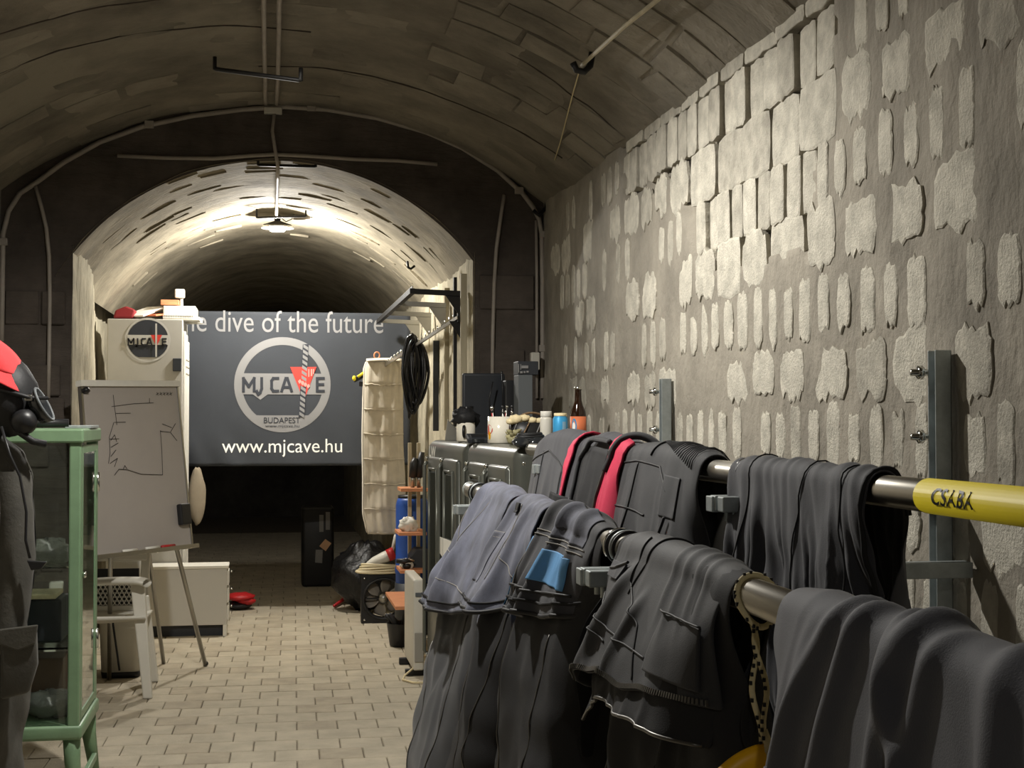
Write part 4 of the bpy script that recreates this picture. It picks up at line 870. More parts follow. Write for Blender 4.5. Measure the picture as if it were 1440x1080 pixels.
MB().tube([sp(2, 600, SY-.13), sp(14, 640), sp(28, 670), sp(37, 720), sp(36, 760), sp(42, 785)], .005, 6).build('chest_zip', m_black, t)
pk = [sp(0, 890), sp(50, 882), sp(52, 935), sp(40, 975), sp(0, 985)]
MB().prism([(q.x, q.z) for q in pk], lambda a, b, d: (a, SY-.152-d, b), -.03, .014).build('thigh_pocket', m_suit, t, bevel=.012, seg=3)
MB().prism([(q.x, q.z) for q in (sp(-4, 885), sp(54, 878), sp(50, 905), sp(26, 915), sp(-4, 905))], lambda a, b, d: (a, SY-.152-d, b), .012, .022).build('pocket_flap', m_suit, t, bevel=.006)
MB().prism([(q.x, q.z) for q in (sp(38, 788), sp(66, 790), sp(58, 800), sp(44, 802))], lambda a, b, d: (a, SY-.152-d, b), .0, .02).build('velcro_tab', m_black, t, bevel=.003)
hc = atY(28, 560, SY-.02)
t = thing('diving_mask', 'black full face diving mask with clear visor under the red cap', 'mask', hc)
f = lambda a, b: 1+.05*nz(math.cos(b)*2, math.sin(b)*2, a*2)
MB().ball(hc+Vector((-.035, 0, 0)), (.10, .115, .135), 24, 16, f).build('hood', m_rubber, t)
vc = atY(74, 583, SY-.10); M_ = Matrix.Rotation(math.radians(62), 3, 'Y') @ Matrix.Rotation(.15, 3, 'X')
MB().lathe([(.046, -.02), (.05, 0), (.052, .014), (.044, .02), (.043, .008), (0, .009)], hc+Vector((.075, -.055, -.03)), 28, M_, 1.25, .85).build('visor', m_lens, t)
MB().tube([hc+Vector((.075, -.055, -.03))+M_ @ Vector((.062*math.cos(2*PI*k/28), .043*math.sin(2*PI*k/28), .018)) for k in range(28)], .0055, 6, True).build('visor_rim', m_slate2, t)
MB().lathe([(.04, -.05), (.045, 0), (.03, .03), (0, .032)], hc+Vector((.03, -.1, -.085)), 20, Matrix.Rotation(PI/2+.3, 3, 'X')).build('breathing_valve', m_black, t)
MB().box(hc+Vector((.045, -.10, .0)), (.026, .012, .022)).build('buckle', m_alu, t, bevel=.004); MB().tube([hc+Vector((.1, -.05, .0)), hc+Vector((.05, -.1, .0)), hc+Vector((-.05, -.115, .03))], .008, 6).build('strap', m_rubber, t)
MB().tube([hc+Vector((.02, -.11, -.12)), hc+Vector((.06, -.1, -.15)), hc+Vector((.1, -.08, -.16))], .012, 8).build('hose', m_rubber, t)
kc = atY(-14, 512, SY-.02); t = thing('cap', 'red felt cap on top of the diving mask', 'cap', kc)
g = []
for i in range(15):
    a = PI/2*i/14; row = []
    for k in range(33):
        b = 2*PI*k/32; r = .125*math.cos(a)*(1+.06*nz(math.cos(b)*2, math.sin(b)*2, a)); x, y, z = r*math.cos(b), r*math.sin(b)*1.05, .115*math.sin(a)**.9
        row.append(kc+Vector((x*.95-z*.15, y, z-.01-.3*x)))
    g.append(row)
MB().sheet(g).build('crown', m_red, t, solid=.006, sub=1)
g = []
for i in range(7):
    row = []
    for k in range(33):
        b = 2*PI*k/32; r = .12+.035*i/6; row.append(kc+Vector((r*math.cos(b)*.95, r*math.sin(b)*1.05, -.01-.3*r*math.cos(b)*.95-.045*(i/6)+.012*math.sin(b*3)*(i/6))))
    g.append(row)
MB().sheet(g).build('brim', m_red, t, solid=.006, sub=1)
# ------------------------------------------------------------------ compressor cabinets
KX = 1.035
KT = Matrix.Translation((KX, 6.0, 0)) @ Matrix.Rotation(.0823, 4, 'Z') @ Matrix.Translation((-KX, -6.0, 0)); KI = KT.inverted()
def onface(u, v):
    o_, r = KI @ CP, KI.to_3x3() @ ray(u, v); return o_+r*((KX-.026-o_.x)/r.x)
for y0, y1, lab in ((6.0, 6.98, 'dark grey rounded compressor cabinet nearest the wetsuits'), (7.02, 8.0, 'dark grey compressor cabinet further back with white lettering')):
    t = thing('compressor_cabinet', lab, 'cabinet', (KX+.2, (y0+y1)/2, 0), 'compressor cabinets'); zt = 1.386
    mb = MB(KT); mb.b2((KX, y0, .06), (XR-.06, y1, zt)); mb.build('body', m_cabd, t, bevel=.055, seg=5)
    mb = MB(KT); mb.b2((KX+.05, y0+.05, 0), (XR-.08, y1-.05, .07)); mb.build('plinth', m_black, t)
    n = 2
    for k in range(n):
        a = y0+.1+(y1-y0-.16)*k/n; b = a+(y1-y0-.16)/n-.05
        mb = MB(KT); mb.b2((KX-.018, a, .14), (KX+.02, b, zt-.09)); d = mb.build('door', m_cabd, t, bevel=.02, seg=4)
        mb = MB(KT); mb.b2((KX-.022, a+.09, .62 if y0 < 6.5 else .5), (KX-.012, b-.09, zt-.17)); mb.build('window', m_smoke, d, bevel=.004)
        fr = MB(KT); A, B, z0, z1 = a+.075, b-.075, (.62 if y0 < 6.5 else .5)-.015, zt-.155
        for p, q in (((KX, A, z0), (KX, A, z1)), ((KX, B, z0), (KX, B, z1)), ((KX, A, z0), (KX, B, z0)), ((KX, A, z1), (KX, B, z1))): fr.tube([Vector(p)-Vector((.022, 0, 0)), Vector(q)-Vector((.022, 0, 0))], .007, 8)
        fr.build('window_frame', m_cabf, d)
        MB(KT).tube([(KX-.015, b+.018, .2), (KX-.03, b+.018, .22), (KX-.03, b+.018, zt-.14), (KX-.015, b+.018, zt-.12)], .01, 10).build('pull_bar', m_cabf, d)
        for z in (zt-.1, .2): MB(KT).ball((KX-.018, b+.01, z), .011, 10, 8).build('rivet', m_chrome, d)
    if y0 < 6.5:
        mb = MB(KT); mb.b2((KX+.075, y0-.014, .2), (XR-.1, y0+.02, zt-.08)); d = mb.build('end_panel', m_cabd, t, bevel=.012, seg=3)
        p = KI @ atY(768, 642, y0-.02); MB(KT).box(p, (.03, .012, .035)).build('latch', m_chrome, d, bevel=.003)
        MB(KT).ball((KX+.04, y0+.012, zt-.075), .012, 10, 8).build('rivet', m_chrome, t)
        MB(KT).ball((KX+.012, y0+.05, zt-.075), .010, 10, 8).build('rivet', m_chrome, t)
    else:
        tm = MB(KT); a, b = onface(603, 642), onface(612, 628)
        text_fit(tm, 'LW', (a.y+b.y)/2, (a.z+b.z)/2, abs(a.y-b.y), abs(b.z-a.z), lambda x, z: Vector((KX-.024, (a.y+b.y)-x, z)), .02); tm.build('lettering', m_bwhite, t)
        a, b = onface(619, 786), onface(637, 762)
        MB(KT).prism([(a.y, b.z), (a.y, a.z+.03), ((a.y+b.y)/2+.02, a.z), (b.y, a.z), (b.y, b.z)], lambda y, z, d: (KX-.026-d, y, z), 0, .002).build('paper_notice', m_bwhite, t)
        for k in range(3): MB(KT).bar(onface(624+k*.5, 806+k*6), onface(628+k*.5, 800+k*6), .006, .006).build('slash_mark', m_chrome, t)
TOP = 1.386
def on(u, Y): r = ray(u, 600); return Vector((r.x/r.y*Y, Y, TOP))
def mug(p, r, h, m, lab, hm, hang, pic=False):
    t = thing('mug', lab, 'mug', p, 'mugs on the compressor cabinet')
    MB().lathe([(0, .0), (r*.9, 0), (r, .006), (r, h), (r-.005, h), (r-.006, .01), (0, .01)], p, 32).build('body', m, t)
    d = Vector((math.cos(hang), math.sin(hang), 0)); hpts = [p+d*(r-.003)+Vector((0, 0, h*.82)), p+d*(r+.022)+Vector((0, 0, h*.82)), p+d*(r+.034)+Vector((0, 0, h*.6)), p+d*(r+.03)+Vector((0, 0, h*.35)), p+d*(r-.003)+Vector((0, 0, h*.2))]
    MB().tube(hpts, .008, 10).build('handle', hm, t, sub=1); return t
p = on(704, 6.68); t = mug(p, .062, .128, m_cerm, 'large white mug of tools with a printed red flower', m_cerm, -.35)
def onc(p, r, a, z): return p+Vector((math.cos(a)*r, math.sin(a)*r, z))
MB().add([onc(p, .0628, -2.75+.32*math.sin(k)*(1-.25*math.sin(k*3)), .065+.026*math.cos(k)) for k in [2*PI*i/14 for i in range(14)]], [tuple(range(14))]).build('flower_print', m_bred, t)
MB().add([onc(p, .0629, -2.72+.14*math.sin(k), .038+.02*math.cos(k)) for k in [2*PI*i/10 for i in range(10)]], [tuple(range(10))]).build('petal_print', m_handle, t)
for i in range(11):
    a = R_.uniform(0, 6.28); q = p+Vector((.035*math.cos(a), .035*math.sin(a), .02)); e = q+Vector((.02*math.cos(a), .02*math.sin(a), .125+R_.uniform(0, .035)))
    o = thing('small_tool', 'thin steel tool standing in the flower mug', 'tool', q, 'tools in the flower mug'); MB().tube([q, e], .0028, 6).build('shaft', m_alu if i % 3 else m_redp, o); MB().ball(e, (.006, .006, .008), 8, 6).build('tip', m_chrome if i % 2 else m_black, o)
p = on(655, 7.3); t = mug(p, .049, .098, m_cerm, 'white mug with a black handle holding dark gloves', m_black, -1.85)
f = lambda a, b: 1+.45*nz(math.cos(b)*2.2, math.sin(b)*2.2, a*2.2)
tag(MB().ball(p+Vector((0, 0, .12)), (.068, .055, .055), 18, 12, f).build('gloves', m_rubber), 'dark gloves stuffed into the mug with the black handle', 'gloves')
p = on(673, 6.95); t = thing('desk_calculator', 'black desk calculator with tilted display', 'calculator', p)
mb = MB(Matrix.Translation(p) @ Matrix.Rotation(.25, 4, 'X')); mb.box((0, 0, .022), (.12, .10, .026)); mb.build('case', m_slate, t, bevel=.006); mb = MB(Matrix.Translation(p) @ Matrix.Rotation(.25, 4, 'X')); mb.box((-.01, -.0515, .025), (.06, .003, .016)); mb.box((0, 0, .036), (.08, .05, .003)); mb.build('display', m_lens, t)
p = on(641, 7.7); mb = MB(); mb.prism([(p.x-.06, p.z), (p.x+.07, p.z), (p.x-.045, p.z+.115)], lambda a, b, d: (a, p.y+d, b), 0, .01); tag(mb.build('set_square', m_alu, None, bevel=.002), 'grey metal triangle standing at the far end of the cabinet', 'triangle')
a, b = atY(650, 600, 7.580), atY(710, 525, 7.580); t = thing('monitor', 'black flat panel standing behind the mugs', 'monitor', ((a.x+b.x)/2, 7.580, TOP))
mb = MB(); mb.b2((a.x, 7.570, TOP+.012), (b.x, 7.600, b.z)); mb.build('panel', m_slate, t, bevel=.012, seg=3); mb = MB(); mb.b2((a.x+.012, 7.566, TOP+.03), (b.x-.012, 7.570, b.z-.012)); mb.build('screen', mat('screen_off', s2l(40, 43, 48), .35), t)
mb = MB(); mb.b2(((a.x+b.x)/2-.07, 7.520, TOP), ((a.x+b.x)/2+.07, 7.660, TOP+.012)); mb.build('foot', m_black, t, bevel=.004)
MB().tube([atY(706, 598, 7.480), atY(707, 560, 7.480), atY(706, 522, 7.480)], .004, 6).build('antenna', m_black, t); MB().tube([atY(690, 598, 7.480), atY(688, 560, 7.480), atY(693, 537, 7.480)], .004, 6).build('cable', m_black, t)
a, b = atY(709, 612, 7.42), atY(728, 535, 7.42); mb = MB(); mb.b2((a.x, 7.38, TOP), (b.x, 7.5, b.z)); tag(mb.build('speaker', m_black, None, bevel=.006), 'small black box speaker beside the flat panel', 'speaker')
a, b = atY(729, 600, 7.2), atY(749, 508, 7.2); t = thing('carton', 'tall grey carton with white lettering on the compressor cabinet', 'carton', ((a.x+b.x)/2, 7.2, TOP))
mb = MB(); mb.b2((a.x, 7.2, TOP), (b.x, 7.34, b.z-.07)); mb.build('lower', m_slate2, t, bevel=.003); mb = MB(); mb.b2((a.x-.002, 7.198, b.z-.07), (b.x+.03, 7.34, b.z)); mb.build('upper', m_slate, t, bevel=.003)
for k, (u0, v0, u1, v1) in enumerate(((729.2, 512, 730, 524), (732, 512, 733, 520), (733.5, 514, 743, 518), (731.5, 522, 735, 525), (736.5, 522, 739, 524.5), (740.5, 521.5, 743.5, 524))):
    a2, b2_ = atY(u0, v1, 7.19), atY(u1, v0, 7.19); mb = MB(); mb.b2((a2.x, 7.19, a2.z), (b2_.x, 7.199, b2_.z)); mb.build('print_mark', m_bprint, t)
a, b = atY(749, 519, 7.5), atY(753, 497, 7.5); MBp = MB(); MBp.b2((a.x, 7.5, a.z), (b.x+.02, 7.56, b.z)); 
p = atY(752, 508, 7.95); tag(MB().box(p, (.05, .05, .10)).build('junction_box', m_wplast, None, bevel=.006), 'small pale junction box on the corner conduit', 'junction box')
# basket of shells, glass jar, black coil, pill bottle, can, beer bottle
p = on(742, 6.45); t = thing('basket', 'dark wicker basket piled with cream shells', 'basket', p)
pr = [(.0, 0), (.05, 0), (.062, .03), (.07, .10), (.066, .10), (.055, .02), (0, .01)]
MB().lathe(pr, p, 24, None, 1.25, .9).build('bowl', m_black, t)
for k in range(9):
    a = 2*PI*k/9; MB().tube([p+Vector((.085*math.cos(a+.12*j)*1.0, .065*math.sin(a+.12*j), .02+.02*j)) for j in range(5)], .003, 5).build('wicker_strand', m_bprint if k % 2 else m_wick, t)
MB().tube([p+Vector((.02+.075*math.cos(g), .03*math.cos(g), .10+.045*math.sin(g))) for g in [PI*i/14 for i in range(15)]], .006, 6).build('wicker_rim', m_wick, t)
f = lambda a, b: 1+.3*nz(math.cos(b)*3, math.sin(b)*3, a*3)
for k, (dx, dz, s) in enumerate(((-.06, .115, .028), (-.02, .12, .022), (.015, .11, .02), (-.085, .105, .018), (.05, .108, .018))):
    tag(MB().ball(p+Vector((dx, -.03, dz)), (s*1.2, s, s*.8), 12, 8, f).build('shell', m_cream), 'cream shell heaped on the dark wicker basket', 'shell', 'shells in the basket')
p = on(735, 6.12); q = on(722, 6.32); t = thing('ornament', 'small sage green spiky ornament in front of the flower mug', 'ornament', q)
MB().ball(q+Vector((0, 0, .026)), (.03, .026, .026), 12, 8, f).build('core', m_sage, t)
for k in range(14):
    a = k*2.4; z = .01+.045*(k/14); d = Vector((math.cos(a), math.sin(a)*.8, .5)).normalized(); c = q+Vector((0, 0, z)); MB().tube([c+d*.012, c+d*.03, c+d*.042], [.012, .009, .002], 6).build('spike', m_sage, t)
p = on(745, 6.06)
tag(MB().tube([p+Vector(((.075-.004*(i//12))*math.cos(2*PI*i/24), .03*math.sin(2*PI*i/24)-.01, .012+.010*(i/24))) for i in range(96)], .009, 8).build('hose_coil', m_rubber), 'coiled black hose lying on the near cabinet corner', 'hose')
t = thing('swim_goggles', 'black swim goggles lying on the coiled hose', 'goggles', p+Vector((-.01, -.04, .0)))
for s in (-1, 1): MB().lathe([(.03, 0), (.032, .012), (.022, .02), (0, .02)], p+Vector((-.01+s*.036, -.05, .012)), 20, Matrix.Rotation(.9, 3, 'X'), 1.2, .8).build('lens_cup', m_lens, t)
MB().tube([p+Vector((-.02, -.055, .02)), p+Vector((0, -.058, .024))], .005, 6).build('bridge', m_black, t)
p = on(768, 6.2); t = thing('pill_bottle', 'white plastic bottle with screw cap behind the blue can', 'bottle', p)
MB().lathe([(0, 0), (.026, 0), (.027, .004), (.027, .115), (.022, .128), (0, .128)], p, 28).build('body', m_wplast, t); MB().lathe([(.024, .126), (.0255, .128), (.0255, .148), (.024, .151), (0, .151)], p, 28).build('cap', m_white, t)
p = on(788, 6.08); t = thing('drink_can', 'bright blue drink can with pale lid', 'can', p)
MB().lathe([(0, 0), (.029, 0), (.033, .008), (.033, .118), (.027, .128), (.0275, .131), (.025, .129), (0, .128)], p, 32).build('body', m_canb, t); MB().lathe([(.027, .128), (.028, .131), (.028, .142), (0, .143)], p, 28).build('lid', m_cream, t)
MB().add([onc(p, .0334, -1.5+.55*i/5, z) for i in range(6) for z in (.055, .105)], [(2*i, 2*i+2, 2*i+3, 2*i+1) for i in range(5)]).build('label_block', mat('label_pale', s2l(140, 180, 205), .5), t)
MB().add([onc(p, .0334, -1.5+.5*i/5, z) for i in range(6) for z in (.02, .045)], [(2*i, 2*i+2, 2*i+3, 2*i+1) for i in range(5)]).build('label_block', mat('label_navy', s2l(30, 90, 150), .5), t)
p = on(813, 6.28); t = thing('beer_bottle', 'brown glass beer bottle with an orange label', 'bottle', p)
MB().lathe([(0, 0), (.034, 0), (.036, .005), (.036, .135), (.033, .152), (.022, .178), (.0165, .2), (.0145, .245), (.016, .247), (.016, .254), (0, .254)], p, 32).build('glass', m_brown, t)
MB().lathe([(.0365, .02), (.0365, .128)], p, 32).build('label', m_orange, t); MB().lathe([(.0155, .25), (.017, .252), (.0165, .262), (0, .264)], p, 20).build('crown_cap', m_chrome, t)
MB().add([onc(p, .0372, -2.3+.34*math.cos(k), .085+.034*math.sin(k)) for k in [2*PI*i/20 for i in range(20)]], [tuple(range(20))]).build('label_roundel', m_canb, t); MB().add([onc(p, .0376, -2.34+.2*math.cos(k), .082+.02*math.sin(k)) for k in [2*PI*i/20 for i in range(20)]], [tuple(range(20))]).build('label_roundel', m_bwhite, t)
# ------------------------------------------------------------------ right side of the inner passage
def rail_upright(u, v0, v1, Y, w_, m, lab, name='wall_upright', cat='upright', grp='uprights on the inner right wall'):
    a, b = atY(u-w_/2, v1, Y), atY(u+w_/2, v0, Y); mb = MB(); mb.b2((a.x, Y-.012, a.z), (b.x, Y+.012, b.z)); o = mb.build(name, m, None, bevel=.002); return tag(o, lab, cat, grp)
rail_upright(652, 385, 600, 8.0, 9, m_board, 'pale upright at the corner of the opening'); rail_upright(629, 405, 605, 9.2, 9, m_board, 'pale upright second from the opening corner'); rail_upright(640, 390, 600, 8.55, 5, m_bmetal, 'thin dark upright near the opening corner'); rail_upright(606, 425, 600, 10.3, 7, m_board, 'pale upright under the shelf frame, furthest from the corner')
rail_upright(613, 479, 606, 9.7, 8, m_slate, 'tall dark slotted board behind the coiled hose', 'slotted_board', 'board', None)
t = thing('storage_rack', 'bare metal bracket frame high on the inner right wall', 'rack', (1.1, 9.4, 2.2))
A0 = atY(580, 409, 8.25); A1 = Vector((A0.x, 10.9, A0.z)); xw = 1.12
MB().bar(A0, A1, .03, .03).build('front_rail', m_bmetal, t); MB().bar(A0+Vector((0, 0, .022)), A1+Vector((0, 0, .022)), .006, .014).build('rail_lip', m_alu, t)
for y in (8.28, 9.15, 10.0, 10.8):
    MB().bar((A0.x, y, A0.z), (xw, y, A0.z-.01), .03, .03).build('arm', m_bmetal if y < 9 else m_alu, t)
    MB().prism([(xw, A0.z-.02), (xw-.11, A0.z-.02), (xw, A0.z-.18)], lambda a, b, d: (a, y+d, b), -.004, .004).build('gusset', m_bmetal if y < 9 else m_alu, t)
p0, p1 = atY(643, 447, 8.5), atY(540, 515, 10.35)
t = thing('waterfall_arm', 'sloping steel hanger arm with rows of pegs', 'hanger', p0)
for k in (-.022, .022): MB().bar(p0+Vector((0, k, 0)), p1+Vector((0, k, 0)), .012, .02).build('bar', m_steel, t)
MB().bar((xw+.02, 8.5, p0.z), p0, .05, .05).build('mount', m_bmetal, t); MB().prism([(xw+.02, p0.z-.02), (xw-.06, p0.z-.02), (xw+.02, p0.z-.14)], lambda a, b, d: (a, 8.5+d, b), -.004, .004).build('gusset', m_bmetal, t)
for i in range(20):
    q = p0.lerp(p1, .05+.93*i/19); MB().tube([q+Vector((0, -.03, .005)), q+Vector((0, -.035, .035))], .004, 6).build('peg', m_chrome, t)
    if i > 12: MB().tube([q+Vector((0, .03, .005)), q+Vector((0, .035, .035))], .004, 6).build('peg', m_chrome, t)
# hanging organiser
HY = 10.3
t = thing('hanging_organiser', 'beige canvas hanging organiser with seven pockets', 'organiser', atY(541, 505, HY))
lf = [(505, 517), (520, 513), (560, 512), (620, 511), (680, 512), (720, 512), (752, 517)]; rt = [(505, 563), (520, 568), (560, 567), (620, 567), (680, 570), (735, 572), (745, 573)]
def hp(s, v, d=0):
    l = lerp([(a, b) for a, b in lf], v); r = lerp([(a, b) for a, b in rt], v); p = atY(l+(r-l)*s, v, HY)
    ps_ = (v-505)/35.0 % 1; return p+Vector((0, -d-.018*math.sin(PI*s)-.012*ps_*math.sin(PI*s)-.016*nz(s*9, v*.008, 3)-.014*nz(s*4, v*.015, 7)-.008*nz(s*17, v*.02, 5), 0))
MB().sheet([[hp(i/24, 508+243*j/80) for j in range(81)] for i in range(25)]).build('panel', m_canvas, t, solid=.004)
mb = MB(); mb.sheet([[hp(0, 508+240*j/50)+Vector((-.004, .14*i/4, .0)) for j in range(51)] for i in range(5)]); mb.build('side', m_canvas, t, solid=.004)
for k in range(7):
    v = 540+35*k-6*(k == 6)*0
    if v > 735: break
    MB().tube([hp(i/24, v+1.5*math.sin(PI*i/24)+1.6*nz(i*.35, k*3.1), .006) for i in range(25)], .005, 6).build('pocket_edge', m_canvas, t)
MB().sheet([[atY(515+50*i/10, 508, HY-.035+.17*j/4)+Vector((0, 0, .016*math.sin(PI*j/4)+.006*math.sin(PI*i/10))) for j in range(5)] for i in range(11)]).build('top_flap', m_canvas, t, solid=.006)
MB().sheet([[hp(i/10, 749)+Vector((0, .16*j/4, -.002*j)) for j in range(5)] for i in range(11)]).build('base_panel', m_canvas, t, solid=.006)
MB().tube([atY(530, 504, HY+.05)+Vector((.02*math.cos(g), 0, .022+.024*math.sin(g))) for g in [2*PI*i/18 for i in range(18)]], .006, 6, True).build('wooden_ring', m_wood, t)
t = thing('dive_torch', 'black and yellow torch hung behind the organiser', 'torch', atY(504, 530, 10.40))
MB().tube([atY(497, 534, 10.40), atY(514, 526, 10.40)], [.022, .018], 12).build('body', m_black, t); MB().ball(atY(498, 532, 10.38), (.014, .014, .02), 10, 8).build('yellow_cap', m_yellow, t); MB().tube([atY(503, 530, 10.37), atY(513, 523, 10.37)], .010, 10).build('yellow_grip', m_yellow, t); MB().box(atY(510, 540, 10.41), (.05, .04, .035)).build('bracket', m_black, t, bevel=.006)
# coiled black hoses on the arm
t = thing('hose_loops', 'shiny black hoses looped over the hanger arm', 'hose', atY(582, 475, 9.48))
for k in range(9):
    top = atY(576+1.6*k, 470+2*abs(k-2), 9.50-.02*(k % 3)); w_ = .022+.0065*((k*5) % 9); bt2 = atY(576+1.6*k, 588-5*(k % 3)-2*k, 9.46-.02*(k % 2)); hgt = top.z-bt2.z; c = (top+bt2)/2
    pts = [c+Vector((w_*math.sin(g)*(1.0 if math.cos(g) < 0 else .5+.5*(1-math.cos(g))**.7)+.01*math.sin(g*2), .012*math.cos(g*2+k), hgt/2*math.cos(g))) for g in [2*PI*i/36 for i in range(36)]]
    MB().tube(pts, .010, 8, True).build('hose', mat('gloss_hose', (.01, .01, .011), .22), t)
# wooden shelves
srack = thing('shelf_stand', 'narrow stand of four orange wooden shelves beside the compressors', 'shelves', (1.0, 9.6, 0))
def shelf(u0, u1, v0, Y):
    a, b = atY(u0, v0, Y), atY(u1, v0, Y); mb = MB(); mb.b2((a.x, Y, a.z-.022), (b.x+.02, 9.78, a.z)); mb.build('shelf_board', m_wood, srack, bevel=.002); return Vector((a.x, Y, a.z))
s1 = shelf(564, 598, 687, 9.5); s2 = shelf(561, 596, 749, 9.45); s3 = shelf(563, 594, 802, 9.46); s4 = shelf(556, 583, 853, 9.0)
for x, y in ((.95, 9.8), (1.01, 9.8)): mb = MB(); mb.b2((x-.012, y-.02, 0), (x+.012, y+.01, s1.z+.3)); mb.build('upright', m_board, srack, bevel=.002)
for k, u in enumerate((580, 589)):
    p = atY(u, 686, 9.62); p.z = s1.z; t = thing('dive_knife', 'black dive knife standing on the top shelf, '+('left' if k == 0 else 'right')+' of two', 'knife', p, 'dive knives')
    MB().tube([p, p+Vector((0, 0, .05)), p+Vector((.002, 0, .07))], [.014, .012, .018], 10).build('handle', m_alu, t); MB().tube([p+Vector((.002, 0, .07)), p+Vector((.01, 0, .16)), p+Vector((.022, 0, .2+.04*k))], [.026, .03, .018], 10).build('sheath', m_black, t)
f = lambda a, b: 1+.5*nz(math.cos(b)*2.5, math.sin(b)*2.5, a*2.5)
for z, y, r, lab, xo in ((s2.z, 9.55, .045, 'crumpled white cloth on the middle orange shelf', .07), (s3.z, 9.56, .032, 'crumpled white cloth on the lower orange shelf', .06)):
    tag(MB().ball((s2.x+xo, y, z+r*.95), (r*1.3, r, r*1.1), 18, 12, f).build('cloth', m_white), lab, 'cloth')
t = thing('clamp', 'black spring clamp lying on the lower orange shelf', 'clamp', s3+Vector((.03, .06, 0)))
MB().tube([s3+Vector((-.02, .08, .055)), s3+Vector((.04, .08, .05)), s3+Vector((.09, .08, .06))], [.016, .02, .012], 10).build('jaw', m_black, t); MB().tube([s3+Vector((.06, .07, .07)), s3+Vector((.1, .07, .055))], .007, 8).build('lever', m_chrome, t); MB().ball(s3+Vector((.05, .08, .02)), (.03, .025, .022), 10, 8).build('pad', m_black, t)
a, b = atY(577, 802, 9.6), atY(598, 772, 9.6); mb = MB(); mb.prism([(a.x, a.z), (b.x+.02, a.z), (b.x+.02, b.z), (a.x+.04, b.z), (a.x, b.z-.05)], lambda x, z, d: (x, 9.6+d, z), 0, .2); tag(mb.build('speaker', m_slate, None, bevel=.008), 'dark angular speaker box on the lower orange shelf', 'speaker')
# blue drum
p = atZ(582, 880, 0); p = Vector((.985, 9.98, 0)); t = thing('drum', 'blue plastic drum with dark lower band behind the wooden shelves', 'drum', p)
MB().lathe([(0, .02), (.11, .02), (.115, .05), (.115, .42), (.12, .43), (.12, .46), (.115, .47), (.115, .9), (.108, .93), (.1, .95), (0, .95)], p, 32).build('body', m_blue, t); MB().lathe([(.0, 0), (.121, 0), (.121, .36), (.0, .36)], p, 32).build('dark_band', m_slate, t); MB().lathe([(.10, .95), (.1, .97), (0, .975)], p, 20).build('lid', m_black, t)
# fan
fy = 10.55
a, b = atY(508, 866, fy), atY(571, 797, fy); a.z = max(a.z, 0); fc = Vector(((a.x+b.x)/2, fy, (a.z+b.z)/2)); fr = (b.x-a.x)/2*.90; dz = -a.z
t = thing('box_fan', 'black square axial fan with grey blades on the floor', 'fan', (fc.x, fy, 0)); fc.z += dz
n = 32; mb = MB(); hw = (b.x-a.x)/2; hh = (b.z-a.z)/2
sq = []
for i in range(n):
    g = 2*PI*i/n; k = 1/max(abs(math.cos(g)), abs(math.sin(g))); sq.append((hw*k*math.cos(g), hh*k*math.sin(g)))
vs = [(fc.x+x, fy, fc.z+z) for x, z in sq]+[(fc.x+fr*math.cos(2*PI*i/n), fy, fc.z+fr*math.sin(2*PI*i/n)) for i in range(n)]+[(fc.x+fr*.97*math.cos(2*PI*i/n), fy+.12, fc.z+fr*.97*math.sin(2*PI*i/n)) for i in range(n)]+[(fc.x+x, fy+.1, fc.z+z) for x, z in sq]
fs = []
for i in range(n): j = (i+1) % n; fs += [(i, j, n+j, n+i), (n+i, n+j, 2*n+j, 2*n+i), (i, 3*n+i, 3*n+j, j)]
mb.add(vs, fs); mb.build('housing', m_black, t)
MB().tube([(fc.x+fr*math.cos(2*PI*i/32), fy-.006, fc.z+fr*math.sin(2*PI*i/32)) for i in range(32)], .010, 8, True).build('rim', m_black, t)
MB().lathe([(.0, -.045), (.035, -.04), (.045, 0), (.045, .06), (0, .06)], (fc.x, fy+.05, fc.z), 20, Matrix.Rotation(-PI/2, 3, 'X')).build('hub', m_alu, t)
for k in range(6):
    g0 = 2*PI*k/6+.3; pts = []
    for i in range(7):
        r = .04+(fr*.9-.04)*i/6; wd_ = .16+.30*math.sin(PI*min(1, .25+.65*i/6)); pts.append([(fc.x+r*math.cos(g0+wd_*(s/3-1)), fy+.07-.025*(s/3-1), fc.z+r*math.sin(g0+wd_*(s/3-1))) for s in range(7)])
    MB().sheet(pts).build('blade', mat('fan_blade', s2l(150, 142, 130), .5), t, solid=.003)
for sx_, sz_ in ((-1, -1), (1, -1), (-1, 1), (1, 1)): MB().ball((fc.x+sx_*hw*.86, fy-.004, fc.z+sz_*hh*.86), .008, 8, 6).build('screw', m_chrome, t)
MB().bar((fc.x-fr, fy+.02, fc.z), (fc.x, fy+.02, fc.z), .012, .012).build('strut', m_black, t)
MB().tube([(fc.x+.1, fy+.13, fc.z-.1), (fc.x+.1, fy+.13, fc.z-.1)], .001, 4) 
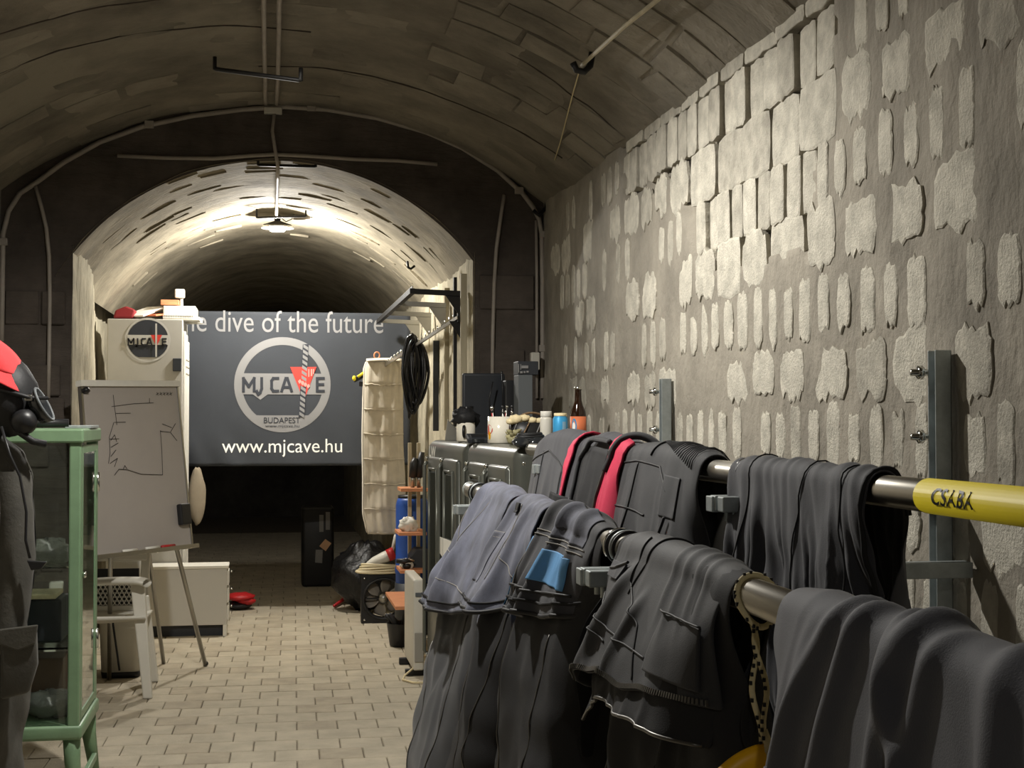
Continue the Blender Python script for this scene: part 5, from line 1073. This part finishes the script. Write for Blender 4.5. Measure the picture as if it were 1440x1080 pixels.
# cable bundle with red plug on the fan
p = Vector((fc.x-.01, fy+.03, fc.z+hh+.018)); t = thing('extension_cable', 'cream extension cable bundle with a red plug on top of the fan', 'cable', p)
for k in range(5): MB().tube([p+Vector(((.17-.01*k)*math.cos(g)-.02, .05*math.sin(g), .006+.011*k+.01*math.sin(g+k))) for g in [2*PI*i/30 for i in range(30)]], .009, 8, True).build('coil', m_cable, t)
q = p+Vector((-.10, -.02, .06)); e = p+Vector((.04, -.02, .12)); d = (e-q); MB().tube([q-d*.3+Vector((0, 0, -.02)), q, q+d*.3, e-d*.15, e], [.012, .022, .036, .042, .042], 14).build('plug_body', m_wplast, t); MB().tube([e, e+d*.35], [.046, .046], 14).build('plug_ring', m_redp, t)
MB().tube([e+d*.2, e+d*.2+Vector((.05, .05, .2))], .013, 8).build('upright_stick', m_wplast, t)
# black bag, cloths and cutter by the fan
f = lambda a, b: 1+.22*nz(math.cos(b)*1.8, math.sin(b)*1.8, a*2)+.07*nz(math.cos(b)*6, math.sin(b)*6, a*6)
p = Vector((.52+.22, 11.25, 0)); tag(MB().ball((p.x, p.y, .27), (.25, .24, .25), 32, 22, f).build('bin_bag', m_foil), 'shiny black bin bag slumped behind the fan', 'bag')
p = atZ(500, 858, .0); t = thing('folding_saw', 'red handled folding tool lying by the fan', 'tool', p); MB().tube([atZ(470, 852, .02), atZ(484, 842, .03), atZ(494, 836, .06)], [.012, .016, .014], 8).build('handle', m_redp, t); MB().tube([atZ(484, 842, .03), atZ(507, 839, .05)], .01, 8).build('blade_guard', m_bprint, t)
p = atZ(502, 850, .0); tag(MB().ball((p.x, p.y+.15, .09), (.06, .06, .09), 14, 10, f).build('cloth', m_redp), 'crumpled red cloth between the bin bag and fan', 'cloth'); tag(MB().ball((p.x+.01, p.y+.05, .04), (.05, .05, .04), 14, 10, f).build('cloth', mat('green_cloth', s2l(30, 72, 56), .8)), 'dark green cloth on the floor left of the fan', 'cloth')
# bucket of gear
p = atZ(566, 908, 0); t = thing('bucket', 'black bucket stuffed with rubber gear on the floor', 'bucket', p)
MB().lathe([(0, .005), (.085, .005), (.105, .15), (.108, .155), (.1, .15), (.08, .02), (0, .02)], p, 24).build('pail', m_black, t)
for k in range(5):
    a = k*1.3; MB().tube([p+Vector((.05*math.cos(a), .05*math.sin(a), .1)), p+Vector((.08*math.cos(a), .07*math.sin(a), .17)), p+Vector((.13*math.cos(a), .1*math.sin(a), .2+.02*(k % 2)))], [.025, .022, .014], 10).build('rubber_strap', m_rubber, t)
# panel heater
p = atZ(588, 953, 0); t = thing('panel_heater', 'slim white electric heater seen edge on by the compressor', 'heater', p)
a, b = atY(581, 945, p.y), atY(599, 815, p.y); mb = MB(); mb.b2((a.x, p.y, .04), (b.x-.01, p.y+.55, b.z)); mb.build('body', m_wplast, t, bevel=.012, seg=3)
mb = MB(); mb.b2((a.x+.012, p.y-.006, b.z-.10), (a.x+.05, p.y+.002, b.z-.075)); mb.build('control', m_slate2, t, bevel=.003); mb = MB(); mb.b2((a.x+.008, p.y-.008, .09), (a.x+.06, p.y+.002, .26)); mb.build('vent_panel', mat('heater_grey', s2l(150, 146, 136), .6), t, bevel=.004)
for y in (.06, .46): mb = MB(); mb.b2((a.x-.04, p.y+y, 0), (b.x+.02, p.y+y+.03, .04)); mb.build('foot', m_black, t, bevel=.004)
MB().tube([(a.x, p.y+.02, .05), (a.x-.05, p.y-.02, .02), (a.x-.07, p.y-.1, .01), (a.x-.02, p.y-.2, .01), (a.x+.05, p.y-.22, .01)], .006, 8).build('power_lead', m_cream, t)
# dark gear behind the banner: cylinder bag with labels
p = Vector((.48, 12.9, 0)); t = thing('gear_case', 'black upright gear case with hazard diamond and white labels in the dark', 'case', p)
a, b = atY(424, 822, 12.9), atY(470, 712, 12.9); mb = MB(); mb.b2((a.x, 12.9, .0), (b.x, 13.2, b.z)); mb.build('body', m_black, t, bevel=.03, seg=3)
def qd(pts, m, nm): MB().add([atY(u, v, 12.892) for u, v in pts], [(0, 1, 2, 3)]).build(nm, m, t)
qd([(449, 768), (457.5, 758), (466, 764), (458, 775)], mat('diamond_label', s2l(215, 170, 130), .6), 'diamond_label'); qd([(444, 773), (454, 773), (453, 792), (443, 791)], m_bprint, 'white_label'); qd([(449, 724), (455, 724), (455, 748), (449, 748)], m_bprint, 'strip_label'); qd([(458, 720), (464, 720), (464, 745), (458, 745)], m_bprint, 'strip_label')
